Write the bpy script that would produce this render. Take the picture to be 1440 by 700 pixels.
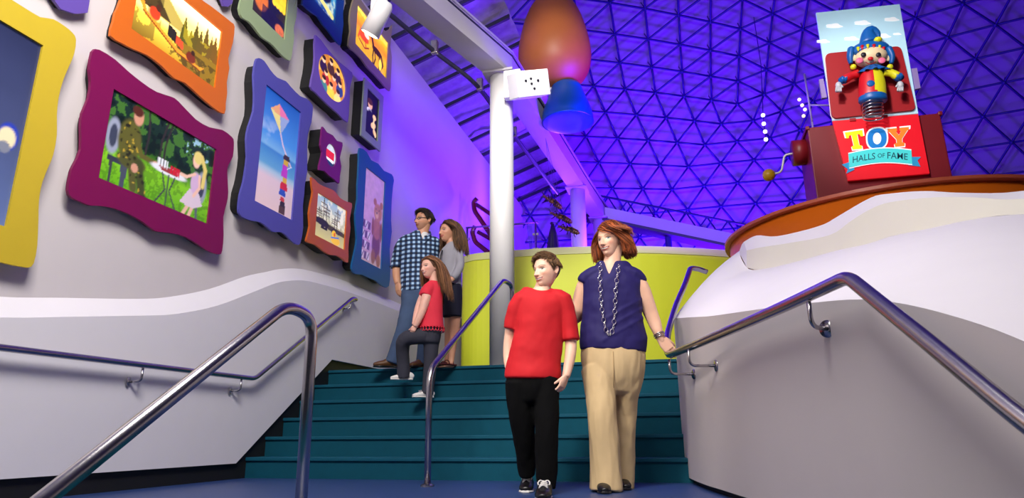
import bpy, bmesh, math, random
import numpy as np
from mathutils import Vector, Matrix, noise, geometry

# ------------------------------------------------------------------ camera, world, lights
FPX = 936.36
YAW, PITCH, ROLL = [math.radians(a) for a in (14.82, 15.49, -0.417)]
CAMH = 0.36
CF = np.array([-math.sin(YAW)*math.cos(PITCH), math.cos(YAW)*math.cos(PITCH), math.sin(PITCH)])
CR = np.array([math.cos(YAW), math.sin(YAW), 0.0])
CU = np.cross(CR, CF)
CR, CU = CR*math.cos(ROLL)+CU*math.sin(ROLL), -CR*math.sin(ROLL)+CU*math.cos(ROLL)
CC = np.array([0, 0, CAMH])
FH = np.array([-math.sin(YAW), math.cos(YAW), 0.0])     # horizontal forward
RH = np.array([math.cos(YAW), math.sin(YAW), 0.0])      # horizontal right
ZU = np.array([0, 0, 1.0])

scene = bpy.context.scene
col = scene.collection
for o in list(bpy.data.objects):
    bpy.data.objects.remove(o)

cam = bpy.data.cameras.new('camera')
cam.sensor_width = 36.0
cam.sensor_fit = 'HORIZONTAL'
cam.lens = FPX/1440*36
cam.clip_end = 200
co = bpy.data.objects.new('camera', cam)
col.objects.link(co)
M = Matrix.Identity(4)
for i in range(3):
    M[i][0] = CR[i]; M[i][1] = CU[i]; M[i][2] = -CF[i]; M[i][3] = CC[i]
co.matrix_world = M
scene.camera = co
scene.view_settings.view_transform = 'Standard'
scene.view_settings.look = 'None'
scene.view_settings.exposure = 0.45
scene.view_settings.gamma = 1.0
scene.view_settings.use_curve_mapping = False

w = bpy.data.worlds.new('hall_ambient')
scene.world = w
w.use_nodes = True
w.node_tree.nodes['Background'].inputs[0].default_value = (0.4, 0.37, 0.5, 1)
w.node_tree.nodes['Background'].inputs[1].default_value = 0.05

def light(name, kind, loc, target, power, color=(1, 1, 1), size=1.0, size_y=None, spot=None, blend=0.6):
    l = bpy.data.lights.new(name, kind)
    l.energy = power
    l.color = color
    if kind == 'AREA':
        l.size = size
        if size_y:
            l.shape = 'RECTANGLE'; l.size_y = size_y
    else:
        l.shadow_soft_size = size
    if kind == 'SPOT':
        l.spot_size = math.radians(spot); l.spot_blend = blend
    o = bpy.data.objects.new(name, l)
    col.objects.link(o)
    o.location = loc
    d = Vector(target)-Vector(loc)
    o.rotation_euler = d.to_track_quat('-Z', 'Y').to_euler()
    return o

PURPLE = (0.12, 0.004, 1.0)
# one ceiling light on the picture wall, plus added key and fill lights
light('hall_area', 'AREA', (-2.3, -1.4, 3.2), (-1.0, 5.2, 1.4), 410, (1.0, 0.94, 0.87), 1.4, 1.4)  # added key light in place of a softbox, not a hall fixture
light('key_spot', 'SPOT', (-1.9, 0.3, 3.3), (-0.85, 4.4, 1.15), 330, (1.0, 0.92, 0.82), 0.22, spot=34, blend=0.7)  # softbox stand-in aimed at the woman and boy
light('hall_area', 'AREA', (-0.8, 0.8, 5.2), (-3.9, 4.2, 1.6), 300, (1.0, 0.96, 0.92), 2.2, 1.6)
light('landing_fill', 'SPOT', (-1.5, 4.4, 5.6), (-1.3, 9.3, 2.2), 760, (1.0, 0.97, 0.9), 0.3, spot=52, blend=0.8)  # added spot that brightens the lime wall and near column
light('sign_fill', 'SPOT', (0.6, 3.8, 5.4), (2.15, 7.5, 3.9), 430, (1.0, 0.95, 0.9), 0.2, spot=30, blend=0.6)  # added fill to brighten the sign and jester
light('sculpture_fill', 'SPOT', (-0.9, 4.3, 5.9), (-1.6, 9.0, 5.8), 300, (1.0, 0.93, 0.85), 0.2, spot=20, blend=0.6)  # added fill so the egg reads less dark
# purple floods that wash the dome and the far end of the picture wall
light('dome_flood', 'AREA', (0.6, 14.7, 3.2), (-0.4, 18.0, 8.5), 620, PURPLE, 2.0, 1.0)
light('dome_flood', 'AREA', (4.8, 11.5, 3.4), (2.0, 18.0, 6.0), 70, PURPLE, 2.0, 1.0)
light('dome_flood', 'AREA', (0.5, 8.9, 3.6), (-1.0, 12.5, 12.0), 430, PURPLE, 2.0, 1.0)
light('wall_flood', 'SPOT', (-0.6, 12.0, 3.6), (-3.9, 11.5, 4.6), 420, (0.17, 0.03, 1.0), 0.3, spot=120)
light('roof_fill', 'SPOT', (-2.75, 13.5, 4.3), (-3.3, 8.5, 6.4), 520, (0.15, 0.03, 1.0), 0.2, spot=110)  # added purple fill that lifts the foam between the rafters

# ------------------------------------------------------------------ pixel helpers (1440 x 700 frame)
def ray(x, y):
    return CF*FPX+CR*(x-720)-CU*(y-350)
def onz(x, y, z):
    d = ray(x, y); return CC+d*(z-CAMH)/d[2]
def onx(x, y, X):
    d = ray(x, y); return CC+d*X/d[0]
def ony(x, y, Y):
    d = ray(x, y); return CC+d*Y/d[1]
def pixel(V):
    q = np.asarray(V)-CC
    zc = q@CF
    return 720+FPX*(q@CR)/zc, 350-FPX*(q@CU)/zc

# ------------------------------------------------------------------ materials
def lin(c):
    out = []
    for v in c[:3]:
        v = v/255.0
        out.append(v/12.92 if v <= 0.04045 else ((v+0.055)/1.055)**2.4)
    return tuple(out)
MATS = {}
def mat(name, rgb, rough=0.5, metal=0.0, vary=0.06, scale=6.0, bump=0.0, bscale=60.0, emit=0.0, spec=0.5, coat=0.0, stretch=None):
    if name in MATS:
        return MATS[name]
    m = bpy.data.materials.new(name)
    m.use_nodes = True
    nt = m.node_tree
    b = nt.nodes['Principled BSDF']
    c = lin(rgb)
    tc = nt.nodes.new('ShaderNodeTexCoord')
    nz = nt.nodes.new('ShaderNodeTexNoise')
    nz.inputs['Scale'].default_value = scale
    nz.inputs['Detail'].default_value = 4
    if stretch:
        mp = nt.nodes.new('ShaderNodeMapping'); mp.inputs['Scale'].default_value = stretch
        nt.links.new(tc.outputs['Object'], mp.inputs[0]); nt.links.new(mp.outputs[0], nz.inputs[0])
    else:
        nt.links.new(tc.outputs['Object'], nz.inputs[0])
    mx = nt.nodes.new('ShaderNodeMix'); mx.data_type = 'RGBA'
    mx.inputs[6].default_value = tuple(max(0, v*(1-vary)) for v in c)+(1,)
    mx.inputs[7].default_value = tuple(min(1, v*(1+vary)) for v in c)+(1,)
    nt.links.new(nz.outputs[0], mx.inputs[0])
    nt.links.new(mx.outputs[2], b.inputs['Base Color'])
    b.inputs['Roughness'].default_value = rough
    b.inputs['Metallic'].default_value = metal
    b.inputs['Specular IOR Level'].default_value = spec
    b.inputs['Coat Weight'].default_value = coat
    if emit:
        nt.links.new(mx.outputs[2], b.inputs['Emission Color'])
        b.inputs['Emission Strength'].default_value = emit
    if bump:
        n2 = nt.nodes.new('ShaderNodeTexNoise'); n2.inputs['Scale'].default_value = bscale
        bp = nt.nodes.new('ShaderNodeBump'); bp.inputs['Strength'].default_value = bump; bp.inputs['Distance'].default_value = 0.01
        nt.links.new(tc.outputs['Object'], n2.inputs[0])
        nt.links.new(n2.outputs[0], bp.inputs['Height']); nt.links.new(bp.outputs[0], b.inputs['Normal'])
    MATS[name] = m
    return m
def vmat(name, rough=0.5, emit=0.0, sss=0.0, spec=0.4):
    """colour comes from the mesh attribute 'Col'"""
    if name in MATS:
        return MATS[name]
    m = bpy.data.materials.new(name); m.use_nodes = True
    nt = m.node_tree; b = nt.nodes['Principled BSDF']
    a = nt.nodes.new('ShaderNodeAttribute'); a.attribute_name = 'Col'
    nt.links.new(a.outputs['Color'], b.inputs['Base Color'])
    b.inputs['Roughness'].default_value = rough
    b.inputs['Specular IOR Level'].default_value = spec
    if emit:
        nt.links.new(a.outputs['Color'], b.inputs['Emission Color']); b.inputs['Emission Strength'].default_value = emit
    if sss:
        b.inputs['Subsurface Weight'].default_value = sss
        b.inputs['Subsurface Radius'].default_value = (0.012, 0.005, 0.003)
        b.inputs['Subsurface Scale'].default_value = 1.0
    MATS[name] = m
    return m
def glass_mat(name, tint):
    if name in MATS: return MATS[name]
    m = bpy.data.materials.new(name); m.use_nodes = True
    b = m.node_tree.nodes['Principled BSDF']
    b.inputs['Base Color'].default_value = lin(tint)+(1,)
    b.inputs['Transmission Weight'].default_value = 1.0
    b.inputs['Roughness'].default_value = 0.02
    b.inputs['IOR'].default_value = 1.15
    MATS[name] = m
    return m

# ------------------------------------------------------------------ mesh helpers
def mesh_obj(name, V, Fc, material=None, parent=None, smooth=False, colors=None, mats=None, midx=None):
    me = bpy.data.meshes.new(name)
    me.from_pydata([tuple(map(float, v)) for v in V], [], [tuple(int(i) for i in f) for f in Fc])
    for mm in (mats if mats else ([material] if material else [])):
        me.materials.append(mm)
    if midx is not None:
        me.polygons.foreach_set('material_index', np.asarray(midx, dtype=np.int32))
    if smooth:
        me.polygons.foreach_set('use_smooth', np.ones(len(me.polygons), dtype=bool))
    if colors is not None:
        at = me.color_attributes.new('Col', 'FLOAT_COLOR', 'POINT')
        c4 = np.ones((len(V), 4), dtype=np.float32); c4[:, :3] = colors
        at.data.foreach_set('color', c4.ravel())
    me.update()
    o = bpy.data.objects.new(name, me)
    col.objects.link(o)
    if parent is not None:
        attach(o, parent)
    return o
def origin_of(p):
    """world position of a parent built by this script (never rotated)"""
    l = Vector(p.location)
    while p.parent is not None:
        l = p.matrix_parent_inverse @ l
        p = p.parent
        l = l + Vector(p.location)
    return l
def attach(o, parent):
    o.parent = parent
    o.matrix_parent_inverse = Matrix.Translation(-origin_of(parent))
def tag(o, label=None, cat=None, group=None, kind=None):
    if label: o['label'] = label
    if cat: o['category'] = cat
    if group: o['group'] = group
    if kind: o['kind'] = kind
    return o
def thing(name, label, cat, loc, group=None, kind=None):
    o = bpy.data.objects.new(name, None)
    col.objects.link(o)
    o.empty_display_size = 0.1
    o.location = [float(v) for v in loc]
    return tag(o, label, cat, group, kind)
class MB:
    """collects shapes for one mesh"""
    def __init__(s): s.V = []; s.F = []; s.n = 0
    def add(s, vf):
        V, Fc = vf
        V = np.asarray(V, dtype=float)
        s.V.append(V); s.F += [tuple(i+s.n for i in f) for f in Fc]; s.n += len(V)
        return s
    def build(s, name, material=None, parent=None, smooth=False, **k):
        return mesh_obj(name, np.concatenate(s.V), s.F, material, parent, smooth, **k)
    def data(s): return np.concatenate(s.V), s.F
def box(x0, x1, y0, y1, z0, z1):
    V = [(x0, y0, z0), (x1, y0, z0), (x1, y1, z0), (x0, y1, z0), (x0, y0, z1), (x1, y0, z1), (x1, y1, z1), (x0, y1, z1)]
    return np.array(V, float), [(0, 3, 2, 1), (4, 5, 6, 7), (0, 1, 5, 4), (1, 2, 6, 5), (2, 3, 7, 6), (3, 0, 4, 7)]
def bbox(x0, x1, y0, y1, z0, z1, r=0.01, seg=2):
    """box with bevelled edges"""
    bm = bmesh.new()
    V, Fc = box(x0, x1, y0, y1, z0, z1)
    vs = [bm.verts.new(v) for v in V]
    for f in Fc: bm.faces.new([vs[i] for i in f])
    bmesh.ops.bevel(bm, geom=list(bm.edges), offset=r, segments=seg, affect='EDGES', profile=0.5)
    bm.verts.index_update()
    out = np.array([v.co[:] for v in bm.verts]), [tuple(v.index for v in f.verts) for f in bm.faces]
    bm.free()
    return out
def xform(vf, R=None, t=(0, 0, 0), about=(0, 0, 0)):
    V, Fc = vf
    V = np.asarray(V, float)-np.asarray(about)
    if R is not None: V = V@np.asarray(R, float).T
    return V+np.asarray(about)+np.asarray(t), Fc
def rotz(a): c, s = math.cos(a), math.sin(a); return np.array([[c, -s, 0], [s, c, 0], [0, 0, 1]])
def rotx(a): c, s = math.cos(a), math.sin(a); return np.array([[1, 0, 0], [0, c, -s], [0, s, c]])
def roty(a): c, s = math.cos(a), math.sin(a); return np.array([[c, 0, s], [0, 1, 0], [-s, 0, c]])
def unit(v):
    v = np.asarray(v, float); n = np.linalg.norm(v); return v/n if n > 1e-12 else v
def catmull(P, sub, closed=False):
    P = np.asarray(P, float); n = len(P); out = []
    rng = range(n) if closed else range(n-1)
    for i in rng:
        if closed: a, b, c, d = P[i-1], P[i], P[(i+1) % n], P[(i+2) % n]
        else: a, b, c, d = P[max(i-1, 0)], P[i], P[i+1], P[min(i+2, n-1)]
        for k in range(sub):
            t = k/sub
            out.append(0.5*((2*b)+(-a+c)*t+(2*a-5*b+4*c-d)*t*t+(-a+3*b-3*c+d)*t**3))
    if not closed: out.append(P[-1])
    return np.array(out)
def loft(path, radii, ref=None, n=16, sub=1, cap=0.6, ex=2.0):
    """tube through path; radii (a, b): b along ref, a across. cap: roundness of the ends"""
    path = np.asarray(path, float)
    radii = np.array([(r, r) if np.isscalar(r) else r for r in radii], float)
    if sub > 1:
        q = catmull(np.hstack([path, radii]), sub)
        path, radii = q[:, :3], np.maximum(q[:, 3:], 1e-4)
    if ref is None: ref = FH
    ref = np.asarray(ref, float)
    T = np.gradient(path, axis=0); T = np.array([unit(t) for t in T])
    rings = []
    def ring(c, t, a, b):
        r = ref
        if abs(np.dot(unit(r), t)) > 0.97: r = RH if abs(np.dot(RH, t)) < 0.9 else ZU
        e2 = unit(r-t*np.dot(r, t)); e1 = np.cross(t, e2)
        th = np.linspace(0, 2*math.pi, n, endpoint=False)
        cs, sn = np.cos(th), np.sin(th)
        cx = np.sign(cs)*np.abs(cs)**(2/ex); sx = np.sign(sn)*np.abs(sn)**(2/ex)
        return c+np.outer(cx*a, e1)+np.outer(sx*b, e2)
    if cap:
        for s in (0.25, 0.7, 0.92):
            k = math.sqrt(1-s*s); h = min(radii[0])*cap
            rings.append(ring(path[0]-T[0]*h*k, T[0], *(radii[0]*s)))
    for i in range(len(path)): rings.append(ring(path[i], T[i], *radii[i]))
    if cap:
        for s in (0.92, 0.7, 0.25):
            k = math.sqrt(1-s*s); h = min(radii[-1])*cap
            rings.append(ring(path[-1]+T[-1]*h*k, T[-1], *(radii[-1]*s)))
    V = np.concatenate(rings); Fc = []
    m = len(rings)
    for i in range(m-1):
        for j in range(n):
            Fc.append((i*n+j, i*n+(j+1) % n, (i+1)*n+(j+1) % n, (i+1)*n+j))
    Fc.append(tuple(reversed(range(n)))); Fc.append(tuple(range((m-1)*n, m*n)))
    return V, Fc
def tube(path, r, n=10, sub=1, cap=0):
    """round tube whose frame is carried along the path"""
    path = np.asarray(path, float)
    if sub > 1:
        if not np.isscalar(r): r = catmull(np.asarray(r, float)[:, None], sub)[:, 0]
        path = catmull(path, sub)
    r = np.full(len(path), r) if np.isscalar(r) else np.asarray(r, float)
    T = np.gradient(path, axis=0); T = np.array([unit(t) for t in T])
    u = np.cross(T[0], ZU)
    if np.linalg.norm(u) < 0.1: u = np.cross(T[0], [1, 0, 0])
    u = unit(u); V = []; Fc = []
    th = np.linspace(0, 2*math.pi, n, endpoint=False)
    for i, p in enumerate(path):
        u = unit(u-T[i]*np.dot(u, T[i])); v = np.cross(T[i], u)
        V.append(p+np.outer(np.cos(th)*r[i], u)+np.outer(np.sin(th)*r[i], v))
    for i in range(len(path)-1):
        for j in range(n): Fc.append((i*n+j, i*n+(j+1) % n, (i+1)*n+(j+1) % n, (i+1)*n+j))
    m = len(path)
    Fc.append(tuple(reversed(range(n)))); Fc.append(tuple(range((m-1)*n, m*n)))
    return np.concatenate(V), Fc
def fillet(P, r=0.08, seg=6):
    """polyline with rounded corners"""
    P = [np.asarray(p, float) for p in P]; out = [P[0]]
    for i in range(1, len(P)-1):
        a, b, c = P[i-1], P[i], P[i+1]
        rr = r if np.isscalar(r) else r[i]
        la, lc = np.linalg.norm(a-b), np.linalg.norm(c-b)
        k = min(rr, la*0.45, lc*0.45)
        p0 = b+(a-b)/la*k; p1 = b+(c-b)/lc*k
        for s in range(seg+1):
            t = s/seg
            out.append((1-t)**2*p0+2*t*(1-t)*b+t*t*p1)
    out.append(P[-1])
    return np.array(out)
def ellipsoid(c, r, R=None, nu=20, nv=12, fn=None):
    V = []; Fc = []
    for i in range(nv+1):
        la = -math.pi/2+math.pi*i/nv
        for j in range(nu):
            lo = 2*math.pi*j/nu
            V.append((math.cos(la)*math.cos(lo), math.cos(la)*math.sin(lo), math.sin(la)))
    V = np.array(V)
    if fn is not None: V = fn(V)
    V = V*np.asarray(r, float)
    if R is not None: V = V@np.asarray(R).T
    V = V+np.asarray(c, float)
    for i in range(nv):
        for j in range(nu):
            q = (i*nu+j, i*nu+(j+1) % nu, (i+1)*nu+(j+1) % nu, (i+1)*nu+j)
            if i == 0: q = (q[0], q[2], q[3])
            elif i == nv-1: q = (q[0], q[1], q[2])
            Fc.append(q)
    return V, Fc
def cyl(p0, p1, r0, r1=None, n=20):
    r1 = r0 if r1 is None else r1
    return tube(np.array([p0, p1], float), np.array([r0, r1]), n)
def lathe(profile, c, n=32, axis=None):
    """profile of (radius, height) turned about the vertical through c"""
    V = []; Fc = []
    for (r, h) in profile:
        for j in range(n):
            a = 2*math.pi*j/n
            V.append((c[0]+r*math.cos(a), c[1]+r*math.sin(a), c[2]+h))
    m = len(profile)
    for i in range(m-1):
        for j in range(n): Fc.append((i*n+j, i*n+(j+1) % n, (i+1)*n+(j+1) % n, (i+1)*n+j))
    Fc.append(tuple(reversed(range(n)))); Fc.append(tuple(range((m-1)*n, m*n)))
    return np.array(V), Fc
def strip(A, B):
    """ruled surface between two polylines of equal length"""
    A = np.asarray(A, float); B = np.asarray(B, float); n = len(A)
    return np.concatenate([A, B]), [(i, i+1, n+i+1, n+i) for i in range(n-1)]
def grid(rows):
    rows = [np.asarray(r, float) for r in rows]; n = len(rows[0])
    return np.concatenate(rows), [(i*n+j, i*n+j+1, (i+1)*n+j+1, (i+1)*n+j) for i in range(len(rows)-1) for j in range(n-1)]
def prism(poly, holes, to3, t0, t1):
    """flat board: 2-D outline with holes, to3(p, t) gives the point at depth t"""
    loops = [list(poly)]+[list(h) for h in holes]
    tri = geometry.tessellate_polygon([[Vector((p[0], p[1], 0)) for p in l] for l in loops])
    flat = [p for l in loops for p in l]; n = len(flat)
    V = [to3(p, t0) for p in flat]+[to3(p, t1) for p in flat]
    Fc = [tuple(t) for t in tri]+[tuple(n+i for i in reversed(t)) for t in tri]
    s = 0
    for l in loops:
        m = len(l)
        for i in range(m): Fc.append((s+i, s+(i+1) % m, n+s+(i+1) % m, n+s+i))
        s += m
    return np.array(V), Fc
def fix_normals(o):
    bm = bmesh.new(); bm.from_mesh(o.data)
    bmesh.ops.recalc_face_normals(bm, faces=bm.faces)
    bm.to_mesh(o.data); bm.free()
    return o

# ------------------------------------------------------------------ common materials
m_wall = mat('warm white paint', (214, 206, 206), 0.75, vary=0.02, bump=0.05, bscale=180)
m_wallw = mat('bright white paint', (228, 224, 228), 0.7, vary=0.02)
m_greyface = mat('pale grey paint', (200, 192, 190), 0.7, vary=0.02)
m_cream = mat('cream white paint', (222, 218, 204), 0.7, vary=0.02)
m_black = mat('black rubber skirting', (18, 18, 20), 0.6, vary=0.2)
m_teal = mat('teal rubber step', (4, 74, 92), 0.8, vary=0.15, scale=14, spec=0.2, bump=0.15, bscale=250)
m_tealn = mat('teal rubber nosing', (4, 78, 98), 0.7, spec=0.25, vary=0.1, bump=0.1, bscale=200)
m_blue = mat('blue speckled floor', (38, 62, 112), 0.4, vary=0.18, scale=40)
m_steel = mat('brushed stainless steel', (176, 172, 176), 0.24, 1.0, vary=0.05, scale=60)
m_colm = mat('white gloss column paint', (200, 197, 196), 0.45, vary=0.02)
m_beam = mat('white steel beam paint', (192, 186, 192), 0.5, vary=0.03)
m_lime = mat('lime yellow paint', (212, 220, 46), 0.55, vary=0.03, scale=2)
m_limetop = mat('pale lime coping', (206, 210, 120), 0.55, vary=0.03)
m_strut = mat('dark blue steel strut', (40, 34, 120), 0.4, 0.3, vary=0.1)
m_skin = mat('white dome membrane', (152, 148, 166), 0.8, vary=0.12, scale=0.7, bump=0.1, bscale=4)
m_rafter = mat('dark painted rafter', (44, 42, 70), 0.5, vary=0.1)
m_foam = mat('grey sprayed insulation', (176, 170, 190), 0.95, vary=0.3, scale=9, bump=1.0, bscale=14)

# ------------------------------------------------------------------ the room
XU, XL, XT = -3.94, -3.84, -3.89        # upper wall, thicker lower wall, toe recess
RISE, RUN, Y0, NST = 0.1742, 0.262, 5.37, 6
ZL = RISE*NST                            # upper landing height
YTOP = Y0+RUN*(NST-1)
YF = 2.35                                # front edge of the lower landing
XS0, XS1 = XT, 0.9

# lower landing
tag(MB().add(box(XS0-0.1, 3.2, YF, Y0+0.05, -0.3, 0.0)).build('floor', m_blue), 'smooth blue rubber floor of the landing below the teal steps', None, None, 'structure')
# upper landing (front board belongs to the stairs)
tag(MB().add(box(XS0-0.1, 3.0, YTOP+0.32, 19.0, ZL-0.3, ZL-0.001)).build('floor_upper', m_teal), 'teal floor of the upper landing behind the steps', None, None, 'structure')
st = thing('stairs', 'teal rubber steps between white picture wall and curved grey wall', 'stairs', (-2.0, Y0, 0), kind='structure')
for k in range(NST):
    y = Y0+RUN*k; z = RISE*(k+1)
    s = MB().add(box(XS0+0.02, XS1, y, y+RUN+0.1, z-RISE, z-0.012)).build('step', m_teal, st)
    MB().add(bbox(XS0+0.02, XS1, y-0.018, y+RUN+0.1 if k < NST-1 else y+0.34, z-0.03, z, 0.006)).build('tread', m_tealn, s)
# steps that lead down towards the camera
st2 = thing('stairs_lower', 'teal rubber steps leading down from the blue landing', 'stairs', (-1.5, YF, -0.3), kind='structure')
for k in range(4):
    z = -RISE*(k+1); y = YF-RUN*k
    MB().add(bbox(XS0-0.1, 1.4, y-RUN, y, z-RISE, z, 0.006)).build('step', m_teal, st2)

# left wall: flat upper part and a thicker wavy-topped lower part
led = np.array([(-2.0, 0.95, 0.84), (1.5, 1.0, 0.88), (2.2, 1.08, 0.94), (2.94, 1.16, 1.03), (3.4, 1.24, 1.11), (3.99, 1.345, 1.215), (4.3, 1.42, 1.28), (4.73, 1.57, 1.42), (5.18, 1.78, 1.625),
                (5.5, 1.90, 1.775), (5.72, 1.98, 1.85), (6.0, 2.05, 1.915), (6.3, 2.09, 1.945), (7.03, 2.14, 1.985), (8.2, 2.15, 2.0), (9.6, 2.15, 2.0)])
led = catmull(led, 4)
wl = tag(MB().add(box(XU-0.25, XU, -3.0, 19.0, -1.2, 6.05)).build('wall_left', m_wall), 'tall white wall hung with picture frames', None, None, 'structure')
low = [(y, z) for y, _, z in led]
bot = [(9.6, ZL+0.12), (6.68, ZL+0.12), (5.19, 0.13), (2.5, 0.13), (1.6, -0.46), (-2.0, -1.0)]
wv, wf = prism([(y, z) for y, z in low]+bot, [], lambda p, t: (t, p[0], p[1]), XL, XU-0.02)
o = mesh_obj('wall_left_lower', wv, wf, m_wallw, None)
fix_normals(o)
tag(o, 'thick white lower wall with a wavy top edge beside the stairs', None, None, 'structure')
mesh_obj('sloped_ledge', *strip([(XL, y, z) for y, _, z in led], [(XU+0.002, y, u) for y, u, _ in led]), m_wallw, o, True)
pts = [(9.6, ZL+0.125), (6.68, ZL+0.125), (5.19, 0.135), (2.5, 0.135), (1.6, -0.45), (1.6, -1.0), (2.0, -0.75), (YF, 0), (Y0, 0.0)]
pts = [(9.6, ZL+0.125), (6.68, ZL+0.125), (5.19, 0.135), (2.5, 0.135), (2.5, -0.02), (Y0+0.06, -0.02), (YTOP+0.3, ZL-0.02), (9.6, ZL-0.02)]
v, f = prism(pts, [], lambda p, t: (t, p[0], p[1]), XT+0.02, XU-0.02)
tag(fix_normals(mesh_obj('baseboard_left', v, f, m_black)), 'black recessed skirting under the white lower wall', None, None, 'structure')

# roof over the passage: rafters that rise from the wall top, sprayed foam between them
rf = thing('ceiling_side', 'sloping roof of dark rafters and grey sprayed foam above picture wall', 'ceiling', (XU, 10, 6.0), kind='structure')
def roof_z(X): return 6.06+0.36*(X-XU)
ys = np.linspace(1.0, 19.0, 91); xs = np.linspace(XU-0.2, -2.35, 14)
rows = []
for x in xs:
    rows.append([(x, y, roof_z(x)+0.14+0.07*noise.fractal(Vector((x*2.2, y*2.2, 0)), 1.0, 2.0, 4)) for y in ys])
mesh_obj('foam_ceiling', *grid(rows), m_foam, rf, True)
for k in range(17):
    y = 5.8+0.755*k
    v, f = box(XU-0.05, -2.35, y-0.024, y+0.024, 0.04, 0.11)
    v[:, 2] += roof_z(v[:, 0])-0.02
    mesh_obj('rafter', v, f, m_rafter, rf)
# ------------------------------------------------------------------ lime parapet, ramp, columns and beam
yw = catmull([(-3.55, 10.6), (-3.47, 9.95), (-3.3, 9.72), (-2.9, 9.64), (-1.78, 9.69), (-0.62, 9.95), (0.71, 10.6), (1.9, 11.5), (3.2, 12.8)], 5)
nrm = np.gradient(yw, axis=0); nrm = np.stack([-nrm[:, 1], nrm[:, 0]], 1); nrm /= np.linalg.norm(nrm, axis=1)[:, None]
def ribbon(z0, z1, t0, t1):
    """curved wall between two offsets of the parapet line"""
    A = yw+nrm*t0; B = yw+nrm*t1
    ring = [np.c_[A, np.full(len(A), z0)], np.c_[A, np.full(len(A), z1)], np.c_[B, np.full(len(A), z1)], np.c_[B, np.full(len(A), z0)], np.c_[A, np.full(len(A), z0)]]
    V, Fc = grid(ring)
    n = len(A)
    Fc += [(0, n, 2*n, 3*n), (n-1, 4*n-1, 3*n-1, 2*n-1)]
    return V, Fc
wb = tag(mesh_obj('wall_back', *ribbon(ZL-0.02, 2.99, 0, 0.2), m_lime), 'curved lime yellow parapet wall behind the stairs', None, None, 'structure')
mesh_obj('coping', *ribbon(2.99, 3.10, -0.012, 0.212), m_limetop, wb)
fl = [(x, y) for x, y in yw+nrm*0.2]+[(4.0, 17.5), (-3.9, 17.5), (-3.85, 10.9)]
v, f = prism(fl, [], lambda p, t: (p[0], p[1], t), 2.3, 2.5)
tag(fix_normals(mesh_obj('floor_mezzanine', v, f, m_greyface)), 'grey mezzanine floor behind the lime parapet', None, None, 'structure')

# white ramp edge beyond the parapet
def band(A, B, hh, t, name, m, parent=None):
    A, B = np.array(A), np.array(B)
    d = unit(B-A); s = unit(np.cross(d, ZU))*t/2
    V = []
    for P in (A, B):
        V += [P-s, P+s, P+s+ZU*hh, P-s+ZU*hh]
    return mesh_obj(name, V, [(0, 1, 2, 3), (7, 6, 5, 4), (0, 4, 5, 1), (1, 5, 6, 2), (2, 6, 7, 3), (3, 7, 4, 0)], m, parent)
rp = thing('ramp', 'pale sloping ramp with blue truss railing in front of the dome', 'ramp', (0, 14.0, 4.3))
ra, rb = ony(815, 303, 14.0), ony(1075, 358, 14.0)
band(ra, rb, 0.27, 0.35, 'ramp_edge', m_beam, rp)
band(ra-[0, 0, 0.06], rb-[0, 0, 0.06], 0.06, 0.5, 'ramp_soffit', m_rafter, rp)
ta, tb = ra+[0, 0.25, 0.32], rb+[0, 0.25, 0.32]
n = 9
MB().add(cyl(ta, tb, 0.025, n=8)).build('lower_chord', m_strut, rp)
MB().add(cyl(ta+[0, 0, 0.33], tb+[0, 0, 0.33], 0.025, n=8)).build('upper_chord', m_strut, rp)
for i in range(n*2):
    a = ta+(tb-ta)*i/(2*n)+[0, 0, 0.33*(i % 2)]; b = ta+(tb-ta)*(i+1)/(2*n)+[0, 0, 0.33*((i+1) % 2)]
    MB().add(cyl(a, b, 0.018, n=6)).build('brace', m_strut, rp)
for t in (0.1, 0.5, 0.9):
    p = ra+(rb-ra)*t
    MB().add(cyl((p[0], p[1], 2.5), p-[0, 0, 0.02], 0.07, n=12)).build('prop', m_strut, rp)

# columns and the bent beam they carry
cols = [(-2.11, 7.50, 0.15, ZL, 'round white column standing on the upper landing in front of the lime wall'),
        (-1.845, 11.9, 0.143, 2.5, 'round white column on the mezzanine just behind the hanging insects'),
        (-1.70, 13.85, 0.13, 2.5, 'slim round white column at the far end of the white beam')]
ZB = 4.86
for x, y, r, z0, lab in cols:
    c = thing('column', lab, 'column', (x, y, z0), 'white columns under the beam')
    MB().add(lathe([(r, 0), (r, ZB-z0)], (x, y, z0), 40)).build('shaft', m_colm, c, True)
    MB().add(lathe([(r+0.03, 0), (r+0.03, 0.03), (r+0.01, 0.04)], (x, y, z0), 40)).build('base_ring', m_colm, c)
    MB().add(box(x-0.2, x+0.2, y-0.2, y+0.2, ZB-0.03, ZB)).build('cap_plate', m_beam, c)
bl = np.array([(-3.3, 3.6), (-2.66, 5.69), (-2.11, 7.5), (-1.845, 11.9), (-1.70, 13.85), (-1.55, 15.5)])
bt = np.gradient(bl, axis=0); bn = np.stack([bt[:, 1], -bt[:, 0]], 1); bn /= np.linalg.norm(bn, axis=1)[:, None]
def sweep(w0, w1, z0, z1):
    A = bl+bn*w0; B = bl+bn*w1
    z = np.ones(len(bl))
    V, Fc = grid([np.c_[A, z*z0], np.c_[B, z*z0], np.c_[B, z*z1], np.c_[A, z*z1], np.c_[A, z*z0]])
    n = len(bl); Fc += [(0, n, 2*n, 3*n), (n-1, 4*n-1, 3*n-1, 2*n-1)]
    return V, Fc
bmth = thing('beam', 'long white steel beam running over the round columns', 'beam', (-2.11, 7.5, ZB))
fix_normals(mesh_obj('web', *sweep(-0.15, 0.15, ZB, ZB+0.30), m_beam, bmth))
fix_normals(mesh_obj('top_flange', *sweep(-0.18, 0.17, ZB+0.30, ZB+0.33), m_beam, bmth))
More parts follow.
